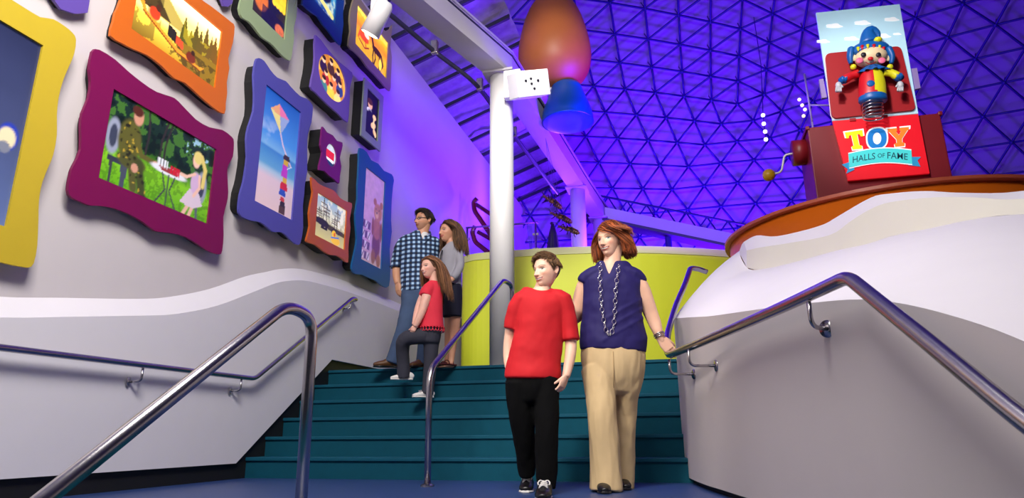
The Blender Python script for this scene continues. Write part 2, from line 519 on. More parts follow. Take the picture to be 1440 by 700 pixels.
fix_normals(mesh_obj('edge_trim', *sweep(0.15, 0.165, ZB+0.255, ZB+0.27), m_rafter, bmth))

# dark lighting pipe under the beam with its clamps
pp = [onz(x, y, ZB-0.12) for x, y in ((520, -18), (545, 6), (620, 70), (683, 122))]
pp += [np.array([-2.25, 9.0, ZB-0.12]), np.array([-2.1, 11.7, ZB-0.12])]
pp = [p-np.array([0.09, 0, 0]) for p in pp]
lp = thing('lighting_pipe', 'dark lighting pipe clamped along under the white beam', 'pipe', pp[2])
MB().add(tube(pp, 0.028, 10, 4)).build('pipe', m_rafter, lp, True)
MB().add(tube([p+np.array([-0.07, 0.02, 0.06]) for p in pp], 0.012, 8, 4)).build('cable', m_black, lp, True)
for t in (1, 2, 3, 4):
    p = pp[t]
    MB().add(bbox(p[0]-0.03, p[0]+0.05, p[1]-0.03, p[1]+0.03, p[2]-0.04, p[2]+0.13, 0.008)).build('clamp', m_steel, lp)

m_white = mat('white plastic', (232, 230, 230), 0.45, vary=0.02)
m_dark = mat('dark plastic', (20, 20, 34), 0.5, vary=0.1)
# wedge speaker on the column head
sp = thing('wall_speaker', 'white box speaker with dark sockets bracketed to the column head', 'speaker', (-1.98, 7.35, 4.75))
MB().add(bbox(-2.02, -1.80, 7.27, 7.37, 4.42, 4.80, 0.008)).build('bracket', m_white, sp)
R_ = rotz(math.radians(38))@rotx(math.radians(20))@roty(math.radians(-16))
ctr = np.array([-1.66, 7.12, 4.46])
def spk(vf): return xform(vf, R_, ctr)
MB().add(spk(bbox(-0.21, 0.21, -0.16, 0.16, -0.15, 0.16, 0.012))).build('housing', m_white, sp)
for (a, b) in ((-0.10, 0.04), (-0.03, 0.0), (-0.03, 0.06), (0.0, -0.06), (0.06, 0.03)):
    MB().add(spk(cyl((a, -0.159, b), (a, -0.166, b), 0.016, n=14))).build('socket', m_dark, sp)
MB().add(spk(bbox(-0.17, 0.17, -0.158, -0.152, -0.10, 0.12, 0.004))).build('front_plate', m_white, sp)
# small spot lamps
def spot_lamp(p, aim, label, s=1.0):
    t = thing('spotlight', label, 'spotlight', p)
    d = unit(np.asarray(aim)-p)
    MB().add(tube([p-d*0.13*s, p-d*0.10*s, p+d*0.12*s], [0.045*s, 0.062*s, 0.07*s], 24)).build('barrel', m_white, t, True)
    MB().add(tube([p+d*0.118*s, p+d*0.122*s], [0.06*s, 0.06*s], 24)).build('lens', mat('lamp lens', (255, 244, 220), 0.2, emit=3.0), t)
    MB().add(bbox(p[0]-0.045*s, p[0]+0.045*s, p[1]-0.03*s, p[1]+0.05*s, p[2]+0.05*s, p[2]+0.2*s, 0.006)).build('gear_box', m_white, t)
    MB().add(cyl(p+[0, 0, 0.2*s], p+[0, 0, 0.36*s], 0.01*s, n=8)).build('stem', m_white, t)
    return t
P_ = ony(531, 26, 5.3)
spot_lamp(P_, (-3.9, 5.6, 2.6), 'white spot lamp hanging in front of the beige horse picture frame', 1.45)
MB_ = MB().add(tube([P_+[0, -1.2, 0.53], P_+[0, 0.3, 0.53], pp[1]+np.array([0, 0.0, 0.0])], 0.014, 8)).build('lamp_track', m_rafter)
tag(MB_, 'thin dark lamp track carrying the white spot lamp', 'track')

# glass balustrade on the mezzanine
gb = thing('glass_balustrade', 'steel and glass balustrade standing behind the lime parapet', 'railing', (-2.8, 10.3, 2.5))
g0, g1 = ony(657, 320, 10.2), ony(753, 313, 10.2)
for g in (g0, g1):
    MB().add(cyl((g[0], g[1], 2.5), g, 0.02, n=12)).build('post', m_steel, gb, True)
    for dz in (0.2, 0.45):
        MB().add(bbox(g[0]-0.05, g[0]+0.05, g[1]-0.015, g[1]+0.015, g[2]-dz-0.02, g[2]-dz+0.02, 0.005)).build('glass_clamp', m_steel, gb)
MB().add(cyl(g0-[0.02, 0, 0], g1+[0.04, 0, 0], 0.016, n=12)).build('top_rail', m_steel, gb, True)
MB().add(bbox(g0[0]+0.05, g1[0]-0.05, g0[1]-0.006, g0[1]+0.006, 2.6, g0[2]-0.06, 0.003)).build('glass_pane', glass_mat('clear glass', (225, 225, 245)), gb)

# red zigzag sculpture and black cone behind the balustrade
m_red = mat('glossy red steel', (110, 12, 26), 0.3, vary=0.08, coat=0.3)
rs = thing('red_sculpture', 'glossy red bent steel bars standing behind the glass balustrade', 'sculpture', ony(680, 350, 11.2)*[1, 1, 0]+[0, 0, 2.5])
for k, (pxs) in enumerate([[(671, 279), (666, 284), (667, 296), (690, 330), (712, 362)], [(668, 318), (664, 326), (668, 340), (688, 356), (705, 372)]]):
    MB().add(tube(fillet([ony(x, y, 11.2) for x, y in pxs], 0.06), 0.045, 12)).build('bent_bar', m_red, rs, True)
for k, (pxs) in enumerate([[(669, 287), (690, 301), (712, 318)], [(672, 326), (690, 336), (712, 350)]]):
    MB().add(tube([ony(x, y, 11.32) for x, y in pxs], 0.04, 12)).build('cross_bar', m_red, rs, True)
b0 = ony(712, 362, 11.2); b1 = ony(705, 372, 11.2)
MB().add(cyl((b0[0], b0[1]+0.06, 2.5), (b0[0], b0[1]+0.06, b0[2]+0.45), 0.05)).build('post', m_red, rs, True)
cn = ony(778, 352, 11.0)
cone = thing('black_cone', 'black draped cone standing behind the lime parapet', 'sculpture', (cn[0], cn[1], 2.5))
apex = ony(776, 314, 11.0)
prof = [(0.26, 0), (0.23, 0.35), (0.17, 0.6), (0.07, apex[2]-2.5-0.2), (0.02, apex[2]-2.5)]
v, f = lathe(prof, (cn[0], cn[1], 2.5), 40)
ang = np.arctan2(v[:, 1]-cn[1], v[:, 0]-cn[0]); k = 1+0.06*np.sin(ang*9)
v[:, 0] = cn[0]+(v[:, 0]-cn[0])*k; v[:, 1] = cn[1]+(v[:, 1]-cn[1])*k
mesh_obj('drape', v, f, m_dark, cone, True)
MB().add(ellipsoid(apex, (0.03, 0.03, 0.03))).build('tip', m_dark, cone, True)

# hanging insects
m_bug = mat('brown insect shell', (120, 70, 34), 0.4, vary=0.4, scale=14)
m_bugd = mat('dark insect leg', (40, 26, 24), 0.5)
def insect(px0, px1, lab):
    a, b = ony(px0[0], px0[1], 9.5), ony(px1[0], px1[1], 9.5)
    L = np.linalg.norm(b-a); d = unit(b-a); s = unit(np.cross(d, ZU)); u = np.cross(s, d)
    R = np.stack([d, s, u], 1)
    t = thing('insect_sculpture', lab, 'insect', (a+b)/2, 'insects hanging by the far columns')
    def at(f_, w_=0, h_=0): return a+d*L*f_+s*w_+u*h_
    def part(name, f_, rx, rz, m=m_bug): MB().add(ellipsoid(at(f_), (rx*L, rz*L*0.9, rz*L), R)).build(name, m, t, True)
    part('head', 0.06, 0.075, 0.06); part('neck_shield', 0.2, 0.12, 0.06); part('thorax', 0.42, 0.16, 0.085); part('abdomen', 0.76, 0.26, 0.095)
    for q in range(4):
        p = at(0.62+0.09*q)
        MB().add(tube([p+R@np.array([0, 0.096*L*math.cos(w_), 0.1*L*math.sin(w_)]) for w_ in np.linspace(0, 2*math.pi, 17)], 0.006, 6)).build('band', m_bugd, t, True)
    for sd in (-1, 1):
        for f_, sw in ((0.3, -0.18), (0.42, 0.0), (0.54, 0.2)):
            p = [at(f_), at(f_+sw*0.4, sd*0.16*L, 0.12*L), at(f_+sw, sd*0.26*L, -0.1*L), at(f_+sw*1.4, sd*0.3*L, -0.16*L)]
            MB().add(tube(p, [0.012, 0.009, 0.007, 0.004], 6)).build('leg', m_bugd, t, True)
        MB().add(tube([at(0.02), at(-0.1, sd*0.08*L, 0.1*L), at(-0.28, sd*0.14*L, 0.06*L)], [0.006, 0.005, 0.002], 6)).build('antenna', m_bugd, t, True)
        MB().add(loft([at(0.35, sd*0.03*L, 0.08*L), at(0.6, sd*0.06*L, 0.12*L), at(0.9, sd*0.06*L, 0.09*L)], [(0.02*L, 0.008), (0.06*L, 0.01), (0.02*L, 0.006)], u)).build('wing', m_bug, t, True)
    p = at(0.45)
    MB().add(cyl(p, (p[0], p[1], ZB+0.02) if False else (-1.95, 9.5, ZB), 0.003, n=6)).build('hanging_wire', m_steel, t)
insect((764, 275), (790, 293), 'topmost brown insect sculpture hanging by the far column')
insect((774, 299), (804, 313), 'middle brown insect sculpture hanging by the far column')
insect((785, 318), (815, 328), 'lowest brown insect sculpture hanging by the far column')

# plain egg-shaped sculpture on a blue foot, held off the beam
m_egg = mat('glazed brown shell', (172, 96, 44), 0.5, vary=0.08)
m_bluef = mat('glossy blue foot', (8, 78, 160), 0.35, vary=0.06, coat=0.2)
ec = ony(781, 120, 9.0)
eg = thing('egg_sculpture', 'large plain brown egg-shaped sculpture on a blue foot beside the beam', 'sculpture', (ec[0], ec[1], 4.85))
prof = [(0.02, -0.07), (0.22, -0.045), (0.40, 0.07), (0.515, 0.23), (0.56, 0.42), (0.56, 0.6), (0.53, 0.8), (0.485, 1.0), (0.43, 1.18), (0.36, 1.34), (0.27, 1.47), (0.15, 1.56), (0.02, 1.59)]
prof = catmull(np.array(prof), 3)
MB().add(lathe(prof, ec, 48)).build('shell', m_egg, eg, True)
bz = ony(800, 168, 8.9)
prof = catmull(np.array([(0.05, 0.0), (0.36, 0.0), (0.385, 0.03), (0.37, 0.16), (0.31, 0.34), (0.25, 0.5), (0.2, 0.62), (0.02, 0.66)]), 3)
MB().add(lathe(prof, (ec[0]+0.17, ec[1], bz[2]), 40)).build('foot', m_bluef, eg, True)
for dx in (-0.12, 0.0):
    MB().add(cyl((ec[0]+dx, ec[1]-0.05, ec[2]-0.02), (-2.02+0.04, 9.0-0.1+dx, ZB+0.33), 0.02, n=10)).build('support_rod', m_white, eg, True)

# ------------------------------------------------------------------ the dome
dc, dr = np.array([2.5, 8.5, 1.5]), np.array([11.5, 10.5, 9.8])
bm = bmesh.new()
bmesh.ops.create_icosphere(bm, subdivisions=5, radius=1.0, matrix=Matrix.Rotation(0.3, 4, 'X')@Matrix.Rotation(0.4, 4, 'Z'))
bm.verts.ensure_lookup_table(); bm.verts.index_update()
IV = np.array([v.co[:] for v in bm.verts]); IE = [(e.verts[0].index, e.verts[1].index) for e in bm.edges]
IF = [tuple(v.index for v in f.verts) for f in bm.faces]
bm.free()
keep = IV[:, 2] > -0.12
dm = thing('ceiling', 'purple-lit geodesic dome of dark blue struts', 'dome', (dc[0], dc[1], 0), kind='structure')
SV = IV*(dr+0.35)+dc
mesh_obj('membrane', SV, [f for f in IF if all(keep[i] for i in f)], m_skin, dm, True)
NV = IV*dr+dc
cand = []
for a, b in IE:
    if not (keep[a] and keep[b]): continue
    m_ = (NV[a]+NV[b])/2
    if (m_-CC)@CF < 1: cand.append((0, a, b)); continue
    xa, ya = pixel(NV[a]); xb, yb = pixel(NV[b]); xm, ym = pixel(m_)
    vis = 640 < xm < 1450 and -15 < ym < 345 and not (xm > 1050 and ym > 290)
    cand.append((math.hypot(xa-xb, ya-yb) if vis else 0, a, b))
cand.sort(key=lambda c: -c[0])
bm = bmesh.new()
bmesh.ops.create_cone(bm, cap_ends=True, segments=8, radius1=1, radius2=1, depth=1)
unit_cyl = bpy.data.meshes.new('strut'); bm.to_mesh(unit_cyl); bm.free()
unit_cyl.materials.append(m_strut)
for p in unit_cyl.polygons: p.use_smooth = len(p.vertices) == 4
rest = MB()
for i, (L_, a, b) in enumerate(cand):
    A, B = NV[a], NV[b]
    if i < 290 and L_ > 0:
        o = bpy.data.objects.new('strut', unit_cyl); col.objects.link(o); attach(o, dm)
        d = Vector(B-A)
        o.matrix_basis = Matrix.LocRotScale(Vector((A+B)/2), d.to_track_quat('Z', 'Y'), Vector((0.026, 0.026, d.length)))
    else:
        rest.add(cyl(A, B, 0.026, n=5))
tag(rest.build('strut_rest', m_strut, dm, True), kind='stuff')
nodes = MB()
for i in range(len(NV)):
    if keep[i]: nodes.add(ellipsoid(NV[i], (0.055, 0.055, 0.055), None, 6, 4))
tag(nodes.build('strut_hub', m_strut, dm, True), kind='stuff')
rods = MB()
for i in range(len(NV)):
    if keep[i]: rods.add(cyl(NV[i], SV[i], 0.014, n=4))
tag(rods.build('membrane_tie', m_strut, dm, True), kind='stuff')

# string of round lamps in front of the dome
sl = thing('string_lamp', 'hanging cable with four round white lamps before the dome', 'lamp', ony(1075, 196, 13.5))
for (x, y) in ((1073, 162), (1074, 174), (1076, 185), (1077, 196)):
    MB().add(ellipsoid(ony(x, y, 13.5), (0.042, 0.042, 0.042), None, 14, 8)).build('globe', mat('lit lamp globe', (255, 236, 230), 0.3, emit=1.6), sl, True)
q0 = pixel(ony(1073, 162, 13.5))
MB().add(tube([ony(1077, 198, 13.5), ony(1073, 160, 13.5), ony(1070, 90, 13.5), ony(1060, 24, 13.5)], 0.008, 6)).build('cable', m_strut, sl)

# ------------------------------------------------------------------ handrails
RR = 0.0245
def flange_bracket(parent, p, wall_p, drop=0.09):
    """bent arm from the rail underside to a round plate on the wall"""
    p = np.asarray(p, float); wp = np.asarray(wall_p, float)
    arm = fillet([p, np.array([p[0], p[1], wp[2]]), wp], 0.05, 6)
    o = MB().add(tube(arm, 0.009, 10)).build('bracket', m_steel, parent, True)
    d = unit(np.array([wp[0]-p[0], wp[1]-p[1], 0]))
    MB().add(cyl(wp-d*0.008, wp+d*0.004, 0.034, n=24)).build('flange', m_steel, o, True)
h1 = thing('handrail', 'steel handrail with a free post sloping down from the blue landing', 'handrail', (-1.555, 2.52, 0), 'stainless steel handrails')
MB().add(tube(fillet([(-1.545, 2.52, 0), (-1.555, 2.52, 0.845), (-1.56, 2.33, 0.868), (-1.56, 0.3, -0.54)], [0, 0.09, 0.09, 0]), RR, 18, cap=0)).build('rail', m_steel, h1, True)
MB().add(lathe([(0.05, 0), (0.05, 0.012), (0.03, 0.02)], (-1.545, 2.52, 0), 24)).build('base_plate', m_steel, h1)
h2 = thing('handrail', 'steel handrail between posts climbing the middle of the teal steps', 'handrail', (-1.88, 4.7, 0), 'stainless steel handrails')
MB().add(tube(fillet([(-1.88, 4.70, 0), (-1.885, 4.70, 0.82), (-1.84, 6.58, 1.915), (-1.80, 6.80, 1.90), (-1.80, 6.82, ZL)], [0, 0.12, 0.08, 0.08, 0]), RR, 18)).build('rail', m_steel, h2, True)
MB().add(lathe([(0.05, 0), (0.05, 0.012), (0.03, 0.02)], (-1.88, 4.7, 0), 24)).build('base_plate', m_steel, h2)
MB().add(lathe([(0.05, 0), (0.05, 0.012), (0.03, 0.02)], (-1.80, 6.82, ZL), 24)).build('base_plate', m_steel, h2)
XR = XL+0.075
h3 = thing('handrail', 'steel handrail bracketed to the white lower wall under the pictures', 'handrail', (XR, 4.0, 0.85), 'stainless steel handrails')
MB().add(tube(fillet([(XR, 0.6, -0.30), (XR, 2.35, 0.85), (XR, 5.236, 0.847), (XR, 6.93, 1.90), (XR, 7.03, 1.90), (XL+0.005, 7.03, 1.89)], [0, 0.05, 0.06, 0.05, 0.04, 0]), 0.021, 16)).build('rail', m_steel, h3, True)
for (y, z) in ((3.95, 0.826), (5.05, 0.826), (6.88, 1.86), (2.6, 0.826)):
    flange_bracket(h3, (XR, y, z), (XL+0.003, y-0.04, z-0.095))

# ------------------------------------------------------------------ curved wall on the right
WP = np.array([(0.30, 8.4, 1.66), (0.05, 7.6, 1.56), (-0.06, 6.9, 1.46), (-0.115, 6.2, 1.365), (-0.09, 5.5, 1.25), (0.02, 4.75, 1.13), (0.13, 4.25, 1.05), (0.23, 3.79, 0.985), (0.32, 3.45, 0.94), (0.47, 2.95, 0.872),
               (0.62, 2.45, 0.785), (0.74, 2.0, 0.63), (0.80, 1.6, 0.45), (0.85, 1.2, 0.25), (0.9, 0.6, -0.05), (0.95, 0.0, -0.4)])
WC = catmull(WP, 6)
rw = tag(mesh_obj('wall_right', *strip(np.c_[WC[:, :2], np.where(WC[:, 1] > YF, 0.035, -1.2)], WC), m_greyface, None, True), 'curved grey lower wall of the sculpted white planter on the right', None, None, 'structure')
A = WC.copy(); A[:, 0] += 0.035; A[:, 2] = np.where(WC[:, 1] > YF, 0.0, -1.2)
B = WC.copy(); B[:, 0] += 0.035; B[:, 2] = np.where(WC[:, 1] > YF, 0.06, -1.0)
tag(mesh_obj('baseboard_right', *strip(A, B), m_black), 'black toe recess under the curved grey wall', None, None, 'structure')
def resample(P, n):
    P = np.asarray(P, float); L = np.r_[0, np.cumsum(np.linalg.norm(np.diff(P, axis=0), axis=1))]
    t = np.linspace(0, L[-1], n)
    return np.stack([np.interp(t, L, P[:, i]) for i in range(P.shape[1])], 1)
Upx = [(1050, 376, 5.75), (1067, 379, 5.5), (1107, 371, 5.15), (1166, 355, 4.7), (1195, 348, 4.5), (1224, 342, 4.35), (1253, 332, 4.2), (1312, 320, 3.95), (1370, 308, 3.75), (1440, 301, 3.6)]
UL = [ony(x, y, Y) for x, y, Y in Upx]+[np.array([1.9, 3.35, 1.25]), np.array([2.3, 2.95, 1.05]), np.array([2.8, 2.4, 0.8])]
ridge = [np.array([1.2, 8.3, 2.4]), np.array([0.85, 7.5, 2.25]), np.array([0.66, 6.8, 2.12]), ony(1040, 353, 6.2)]
TL_ = catmull(np.array(ridge+UL), 4)
n = 70
def key(P, ks):
    """resample piecewise so that chosen rows meet"""
    return resample(P, n)
Wr = resample(WC, n); Tr = resample(TL_, n)
rows = []
for s in np.linspace(0, 1, 9):
    q = Wr*(1-s)+Tr*s
    q[:, 2] += 0.05*math.sin(s*math.pi)
    rows.append(q)
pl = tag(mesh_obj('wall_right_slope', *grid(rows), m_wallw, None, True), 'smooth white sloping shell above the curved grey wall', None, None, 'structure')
CBpx = [(1050, 352, 5.75), (1068, 348, 5.52), (1107, 342, 5.18), (1166, 330.6, 4.73), (1195, 311.6, 4.53), (1224, 294, 4.38), (1253, 284, 4.23), (1312, 277.5, 3.98), (1370, 277.5, 3.78), (1440, 279, 3.63)]
CTpx = [(1046, 340, 5.95), (1064, 331, 5.72), (1093, 332, 5.4), (1151, 318, 4.93), (1180, 303, 4.73), (1224, 278, 4.5), (1253, 272, 4.35), (1300, 268.5, 4.12), (1355, 271, 3.92), (1440, 268, 3.77)]
ext = [np.array([1.9, 3.4, 1.45]), np.array([2.3, 3.0, 1.25]), np.array([2.8, 2.45, 1.0])]
CB = catmull(np.array([ony(*p) for p in CBpx]+ext), 4)
CT = catmull(np.array([ony(*p) for p in CTpx]+[e+np.array([0.1, 0.1, 0.08]) for e in ext]), 4)
UU = catmull(np.array(UL), 4)
tier = tag(mesh_obj('wall_right_tier', *strip(UU, CB), m_cream, None, True), 'cream upper band of the white sculpted planter', None, None, 'structure')
mesh_obj('coping', *strip(CB, CT), m_wallw, tier, True)
IN = CT.copy(); c_ = np.array([2.3, 8.0])
for i in range(len(IN)):
    d = c_-CT[i, :2]; L_ = np.linalg.norm(d); k = max(0, L_-1.5)
    IN[i, :2] += d/L_*k
    IN[i, 2] = min(CT[i, 2], 1.9)
mesh_obj('planter_top', *strip(CT, IN), m_wallw, tier, True)
end = [ony(1041, 360, 5.95), ony(1042, 368, 5.9), UU[0]]
e0 = np.array([ony(1039, 362, 6.0), ony(1040, 352, 6.05), CT[0]])
MB().add(strip(np.array([ony(1040, 356, 6.1), ony(1040, 352, 6.1), ony(1043, 344, 6.1)]), np.array([UU[0], CB[0], CT[0]]))).build('rounded_end', m_wallw, tier, True)

h4 = thing('handrail', 'steel handrail following the curved grey wall up to the landing', 'handrail', (0.3, 3.3, 0.86), 'stainless steel handrails')
pts = [(0.86, 1.05, -0.06), (0.69, 1.73, 0.378), (0.636, 2.0, 0.563), (0.541, 2.44, 0.868), (0.389, 2.96, 0.863), (0.186, 3.62, 0.86), (0.002, 4.21, 0.86), (-0.15, 4.68, 0.862), (-0.155, 5.0, 1.04), (-0.085, 5.55, 1.36), (0.0, 6.0, 1.62), (0.065, 6.45, 1.88), (0.14, 6.55, 1.89), (0.22, 6.58, 1.86)]
MB().add(tube(fillet(pts, [0, .1, .1, .05, .3, .3, .25, .12, .15, .25, .2, .06, .05, 0]), RR, 18)).build('rail', m_steel, h4, True)
for (px, py, Yr) in ((1137, 424, None), (968, 491, None), (941, 505, None)):
    p = onz(px, py, 0.838)
    j = np.argmin(np.abs(WC[:, 1]-(p[1]+0.06)))
    wp = WC[j].copy(); wp[2] = 0.74
    flange_bracket(h4, p, wp)

# orange drum that carries the giant toy box
m_or = mat('orange lacquer', (214, 104, 16), 0.4, vary=0.05)
m_orl = mat('dusky red rim', (184, 86, 54), 0.45, vary=0.05)
od = thing('orange_drum', 'wide orange round plinth under the giant red toy box', 'plinth', (2.25, 8.0, 0.0))
MB().add(lathe([(1.70, 0), (1.70, 2.46)], (2.25, 8.0, 0.0), 96)).build('drum_side', m_or, od, True)
MB().add(lathe([(1.72, 0), (1.75, 0.005), (1.755, 0.01), (1.755, 0.04), (1.72, 0.045)], (2.25, 8.0, 2.46), 96)).build('rim', m_orl, od)
# ------------------------------------------------------------------ giant jack-in-the-box
m_rbox = mat('dark red board', (118, 14, 26), 0.45, vary=0.06)
m_rsign = mat('bright red print', (222, 16, 34), 0.4, vary=0.03, emit=0.25)  # sign prints, letters and ribbon are given a faint glow of their own
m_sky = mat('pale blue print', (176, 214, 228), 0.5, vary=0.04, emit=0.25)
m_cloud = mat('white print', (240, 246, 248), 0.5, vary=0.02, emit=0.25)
m_lid = mat('matte red lid', (166, 14, 24), 0.5, vary=0.05)
YB = 7.5
jb = thing('toy_box', 'giant dark red jack-in-the-box cabinet with a sign on the orange plinth', 'toy box', (2.1, 7.8, 2.505))
zt = 3.66
MB().add(bbox(1.47, 2.80, YB, YB+0.62, 2.505, zt, 0.012)).build('body', m_rbox, jb)
for x in (1.47, 2.80):
    MB().add(bbox(x-0.02, x+0.02, YB-0.012, YB+0.63, zt-0.03, zt+0.015, 0.006)).build('edge_trim', m_rbox, jb)
def sgn(x, y, dy=0.0): return ony(x, y, YB-0.03-dy)
def panel(name, quad, t, m, parent, dy=0.0, bev=0.004):
    """thin board with four corners given on the sign plane"""
    P = [sgn(x, y, dy) for x, y in quad]
    V = P+[p-np.array([0, t, 0]) for p in P]
    return fix_normals(mesh_obj(name, V, [(0, 1, 2, 3), (7, 6, 5, 4), (0, 4, 5, 1), (1, 5, 6, 2), (2, 6, 7, 3), (3, 7, 4, 0)], m, parent))
sg = panel('sign_board', [(1170, 172), (1290, 162), (1306, 245), (1192, 255)], 0.03, m_rsign, jb)
bk = panel('back_board', [(1147, 20), (1264, 8), (1290, 161), (1170, 171)], 0.03, m_sky, jb)
def flat(name, polypx, m, parent, dy, t=0.006, holes=()):
    P2 = [tuple(sgn(x, y, dy)[[0, 2]]) for x, y in polypx]
    H2 = [[tuple(sgn(x, y, dy)[[0, 2]]) for x, y in h] for h in holes]
    Yp = YB-0.03-dy
    v, f = prism(P2, H2, lambda p, s: (p[0], Yp-s, p[1]), 0, t)
    return fix_normals(mesh_obj(name, v, f, m, parent))
def zb(x, y): return (1140+x/2.8, 10+y/2.8)
# bars beside the back board
m_lilac = mat('pale lilac plastic', (150, 130, 190), 0.5)
panel('side_bracket', [(1151, 114), (1157, 113), (1162, 139), (1155, 140)], 0.04, m_lilac, jb, -0.03)
panel('side_bracket', [(1280, 99), (1288, 98), (1293, 126), (1285, 128)], 0.04, m_lilac, jb, -0.03)
for cx, cy, s in ((92, 78, 1), (203, 66, 1), (318, 52, .9), (48, 138, .8), (160, 128, .9), (282, 118, 1), (340, 108, .5)):
    P = []
    for q in range(28):
        a = 2*math.pi*q/28
        r = 1+0.12*math.cos(5*a)
        P.append(zb(cx+32*s*r*math.cos(a), cy-(13*s*r*math.sin(a) if math.sin(a) > 0 else 5*s*math.sin(a))))
    flat('cloud_print', P, m_cloud, bk, 0.031, 0.003)
# round-cornered red lid
c4 = [zb(55, 188), zb(352, 158), zb(412, 408), zb(82, 442)]
lidp = fillet([np.array([(c4[0][0]+c4[1][0])/2, (c4[0][1]+c4[1][1])/2])]+[np.array(c4[i]) for i in (1, 2, 3, 0)]+[np.array([(c4[0][0]+c4[1][0])/2, (c4[0][1]+c4[1][1])/2])], 8, 5)[:-1]
flat('lid_frame', [(p[0]+(p[0]-1222)*0.02, p[1]+(p[1]-118)*0.02) for p in lidp], mat('white lid edge', (225, 205, 210), 0.5), jb, 0.031, 0.004)
flat('lid', [tuple(p) for p in lidp], m_lid, jb, 0.033, 0.03)
for (x, y) in ((165, 440), (290, 427)):
    flat('hinge', [zb(x-12, y), zb(x+12, y-2), zb(x+13, y+8), zb(x-11, y+10)], m_lid, jb, 0.033, 0.012)
# lettering
T_ = [(0, 1), (1, 1), (1, .66), (.86, .66), (.80, .8), (.66, .8), (.66, .2), (.80, .18), (.80, 0), (.20, 0), (.20, .18), (.34, .2), (.34, .8), (.20, .8), (.14, .66), (0, .66)]
Y_ = [(0, 1), (.44, 1), (.44, .84), (.37, .82), (.5, .6), (.63, .82), (.56, .84), (.56, 1), (1, 1), (1, .84), (.93, .82), (.65, .4), (.65, .2), (.78, .18), (.78, 0), (.22, 0), (.22, .18), (.35, .2), (.35, .4), (.07, .82), (0, .84)]
Oo = [(0.5+0.5*math.copysign(abs(math.cos(a))**.8, math.cos(a)), 0.5+0.5*math.copysign(abs(math.sin(a))**.8, math.sin(a))) for a in np.linspace(0, 2*math.pi, 40, endpoint=False)]
Oi = [(0.5+0.22*math.cos(a), 0.5+0.3*math.sin(a)) for a in np.linspace(0, 2*math.pi, 30, endpoint=False)]
def quadmap(q):
    (x0, y0), (x1, y1), (x2, y2), (x3, y3) = q       # BL BR TR TL in zoom pixels
    def f(u, v):
        x = (x0*(1-u)+x1*u)*(1-v)+(x3*(1-u)+x2*u)*v; y = (y0*(1-u)+y1*u)*(1-v)+(y3*(1-u)+y2*u)*v
        return zb(x, y)
    return f
for nm, poly, hole, q, rgb in (('letter_t', T_, None, ((152, 562), (215, 556), (203, 484), (134, 494)), (240, 226, 20)),
                               ('letter_o', Oo, Oi, ((226, 560), (300, 552), (298, 474), (221, 482)), (20, 120, 200)),
                               ('letter_y', Y_, None, ((318, 552), (384, 545), (386, 472), (302, 480)), (246, 130, 40))):
    f_ = quadmap(q)
    back = [f_(0.5+(u-0.5)*1.16, 0.5+(v-0.5)*1.14) for u, v in poly]
    flat('letter_edge', back, m_cloud, sg, 0.031, 0.004)
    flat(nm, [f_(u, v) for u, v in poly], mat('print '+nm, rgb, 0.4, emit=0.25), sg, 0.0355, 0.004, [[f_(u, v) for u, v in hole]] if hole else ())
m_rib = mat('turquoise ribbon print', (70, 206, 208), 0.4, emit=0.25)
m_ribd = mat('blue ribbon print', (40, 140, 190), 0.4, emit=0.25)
def arc(x0, x1, ya, sag, n=14):
    return [(x0+(x1-x0)*i/n, ya+(-14.0)*(i/n)-sag*math.sin(math.pi*i/n)) for i in range(n+1)]
for q in ([(122, 620), (165, 606), (172, 640), (140, 656), (146, 638)], [(385, 590), (434, 590), (420, 604), (432, 628), (384, 622)]):
    flat('ribbon_tail', [zb(*p) for p in q], m_ribd, sg, 0.036, 0.004)
up_, dn_ = arc(148, 396, 578, 14), arc(152, 400, 632, 14)
flat('ribbon_edge', [zb(x, y-4) for x, y in up_]+[zb(x, y+4) for x, y in reversed(dn_)], m_cloud, sg, 0.0405, 0.003)
flat('ribbon', [zb(*p) for p in up_]+[zb(*p) for p in reversed(dn_)], m_rib, sg, 0.044, 0.004)
def text_flat(body, fn, m, parent, name):
    """letters from the built-in font, laid by fn(u, v) with u, v in 0..1"""
    cu = bpy.data.curves.new('t', 'FONT'); cu.body = body; cu.offset = 0.004; cu.resolution_u = 3
    to = bpy.data.objects.new('t', cu); col.objects.link(to)
    me = bpy.data.meshes.new_from_object(to.evaluated_get(bpy.context.evaluated_depsgraph_get()))
    V = np.array([v.co[:] for v in me.vertices]); Fc = [tuple(p.vertices) for p in me.polygons]
    bpy.data.objects.remove(to); bpy.data.curves.remove(cu); bpy.data.meshes.remove(me)
    lo, hi = V.min(0), V.max(0)
    U = (V[:, :2]-lo[:2])/(hi[:2]-lo[:2])
    P = np.array([fn(u, v) for u, v in U]); n_ = len(P)
    return fix_normals(mesh_obj(name, P, Fc, m, parent))
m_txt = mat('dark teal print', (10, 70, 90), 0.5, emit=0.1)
def rib_uv(x0, x1, hgt):
    def fn(u, v):
        x = x0+(x1-x0)*u; t = (x-150)/248
        y = 578+54*0.5-14*t-14*math.sin(math.pi*t)+hgt/2-hgt*v
        return sgn(*zb(x, y), 0.0495)
    return fn
text_flat('HALLS', rib_uv(166, 254, 25), m_txt, sg, 'lettering')
text_flat('OF', rib_uv(264, 292, 17), m_txt, sg, 'lettering')
text_flat('FAME', rib_uv(302, 382, 25), m_txt, sg, 'lettering')
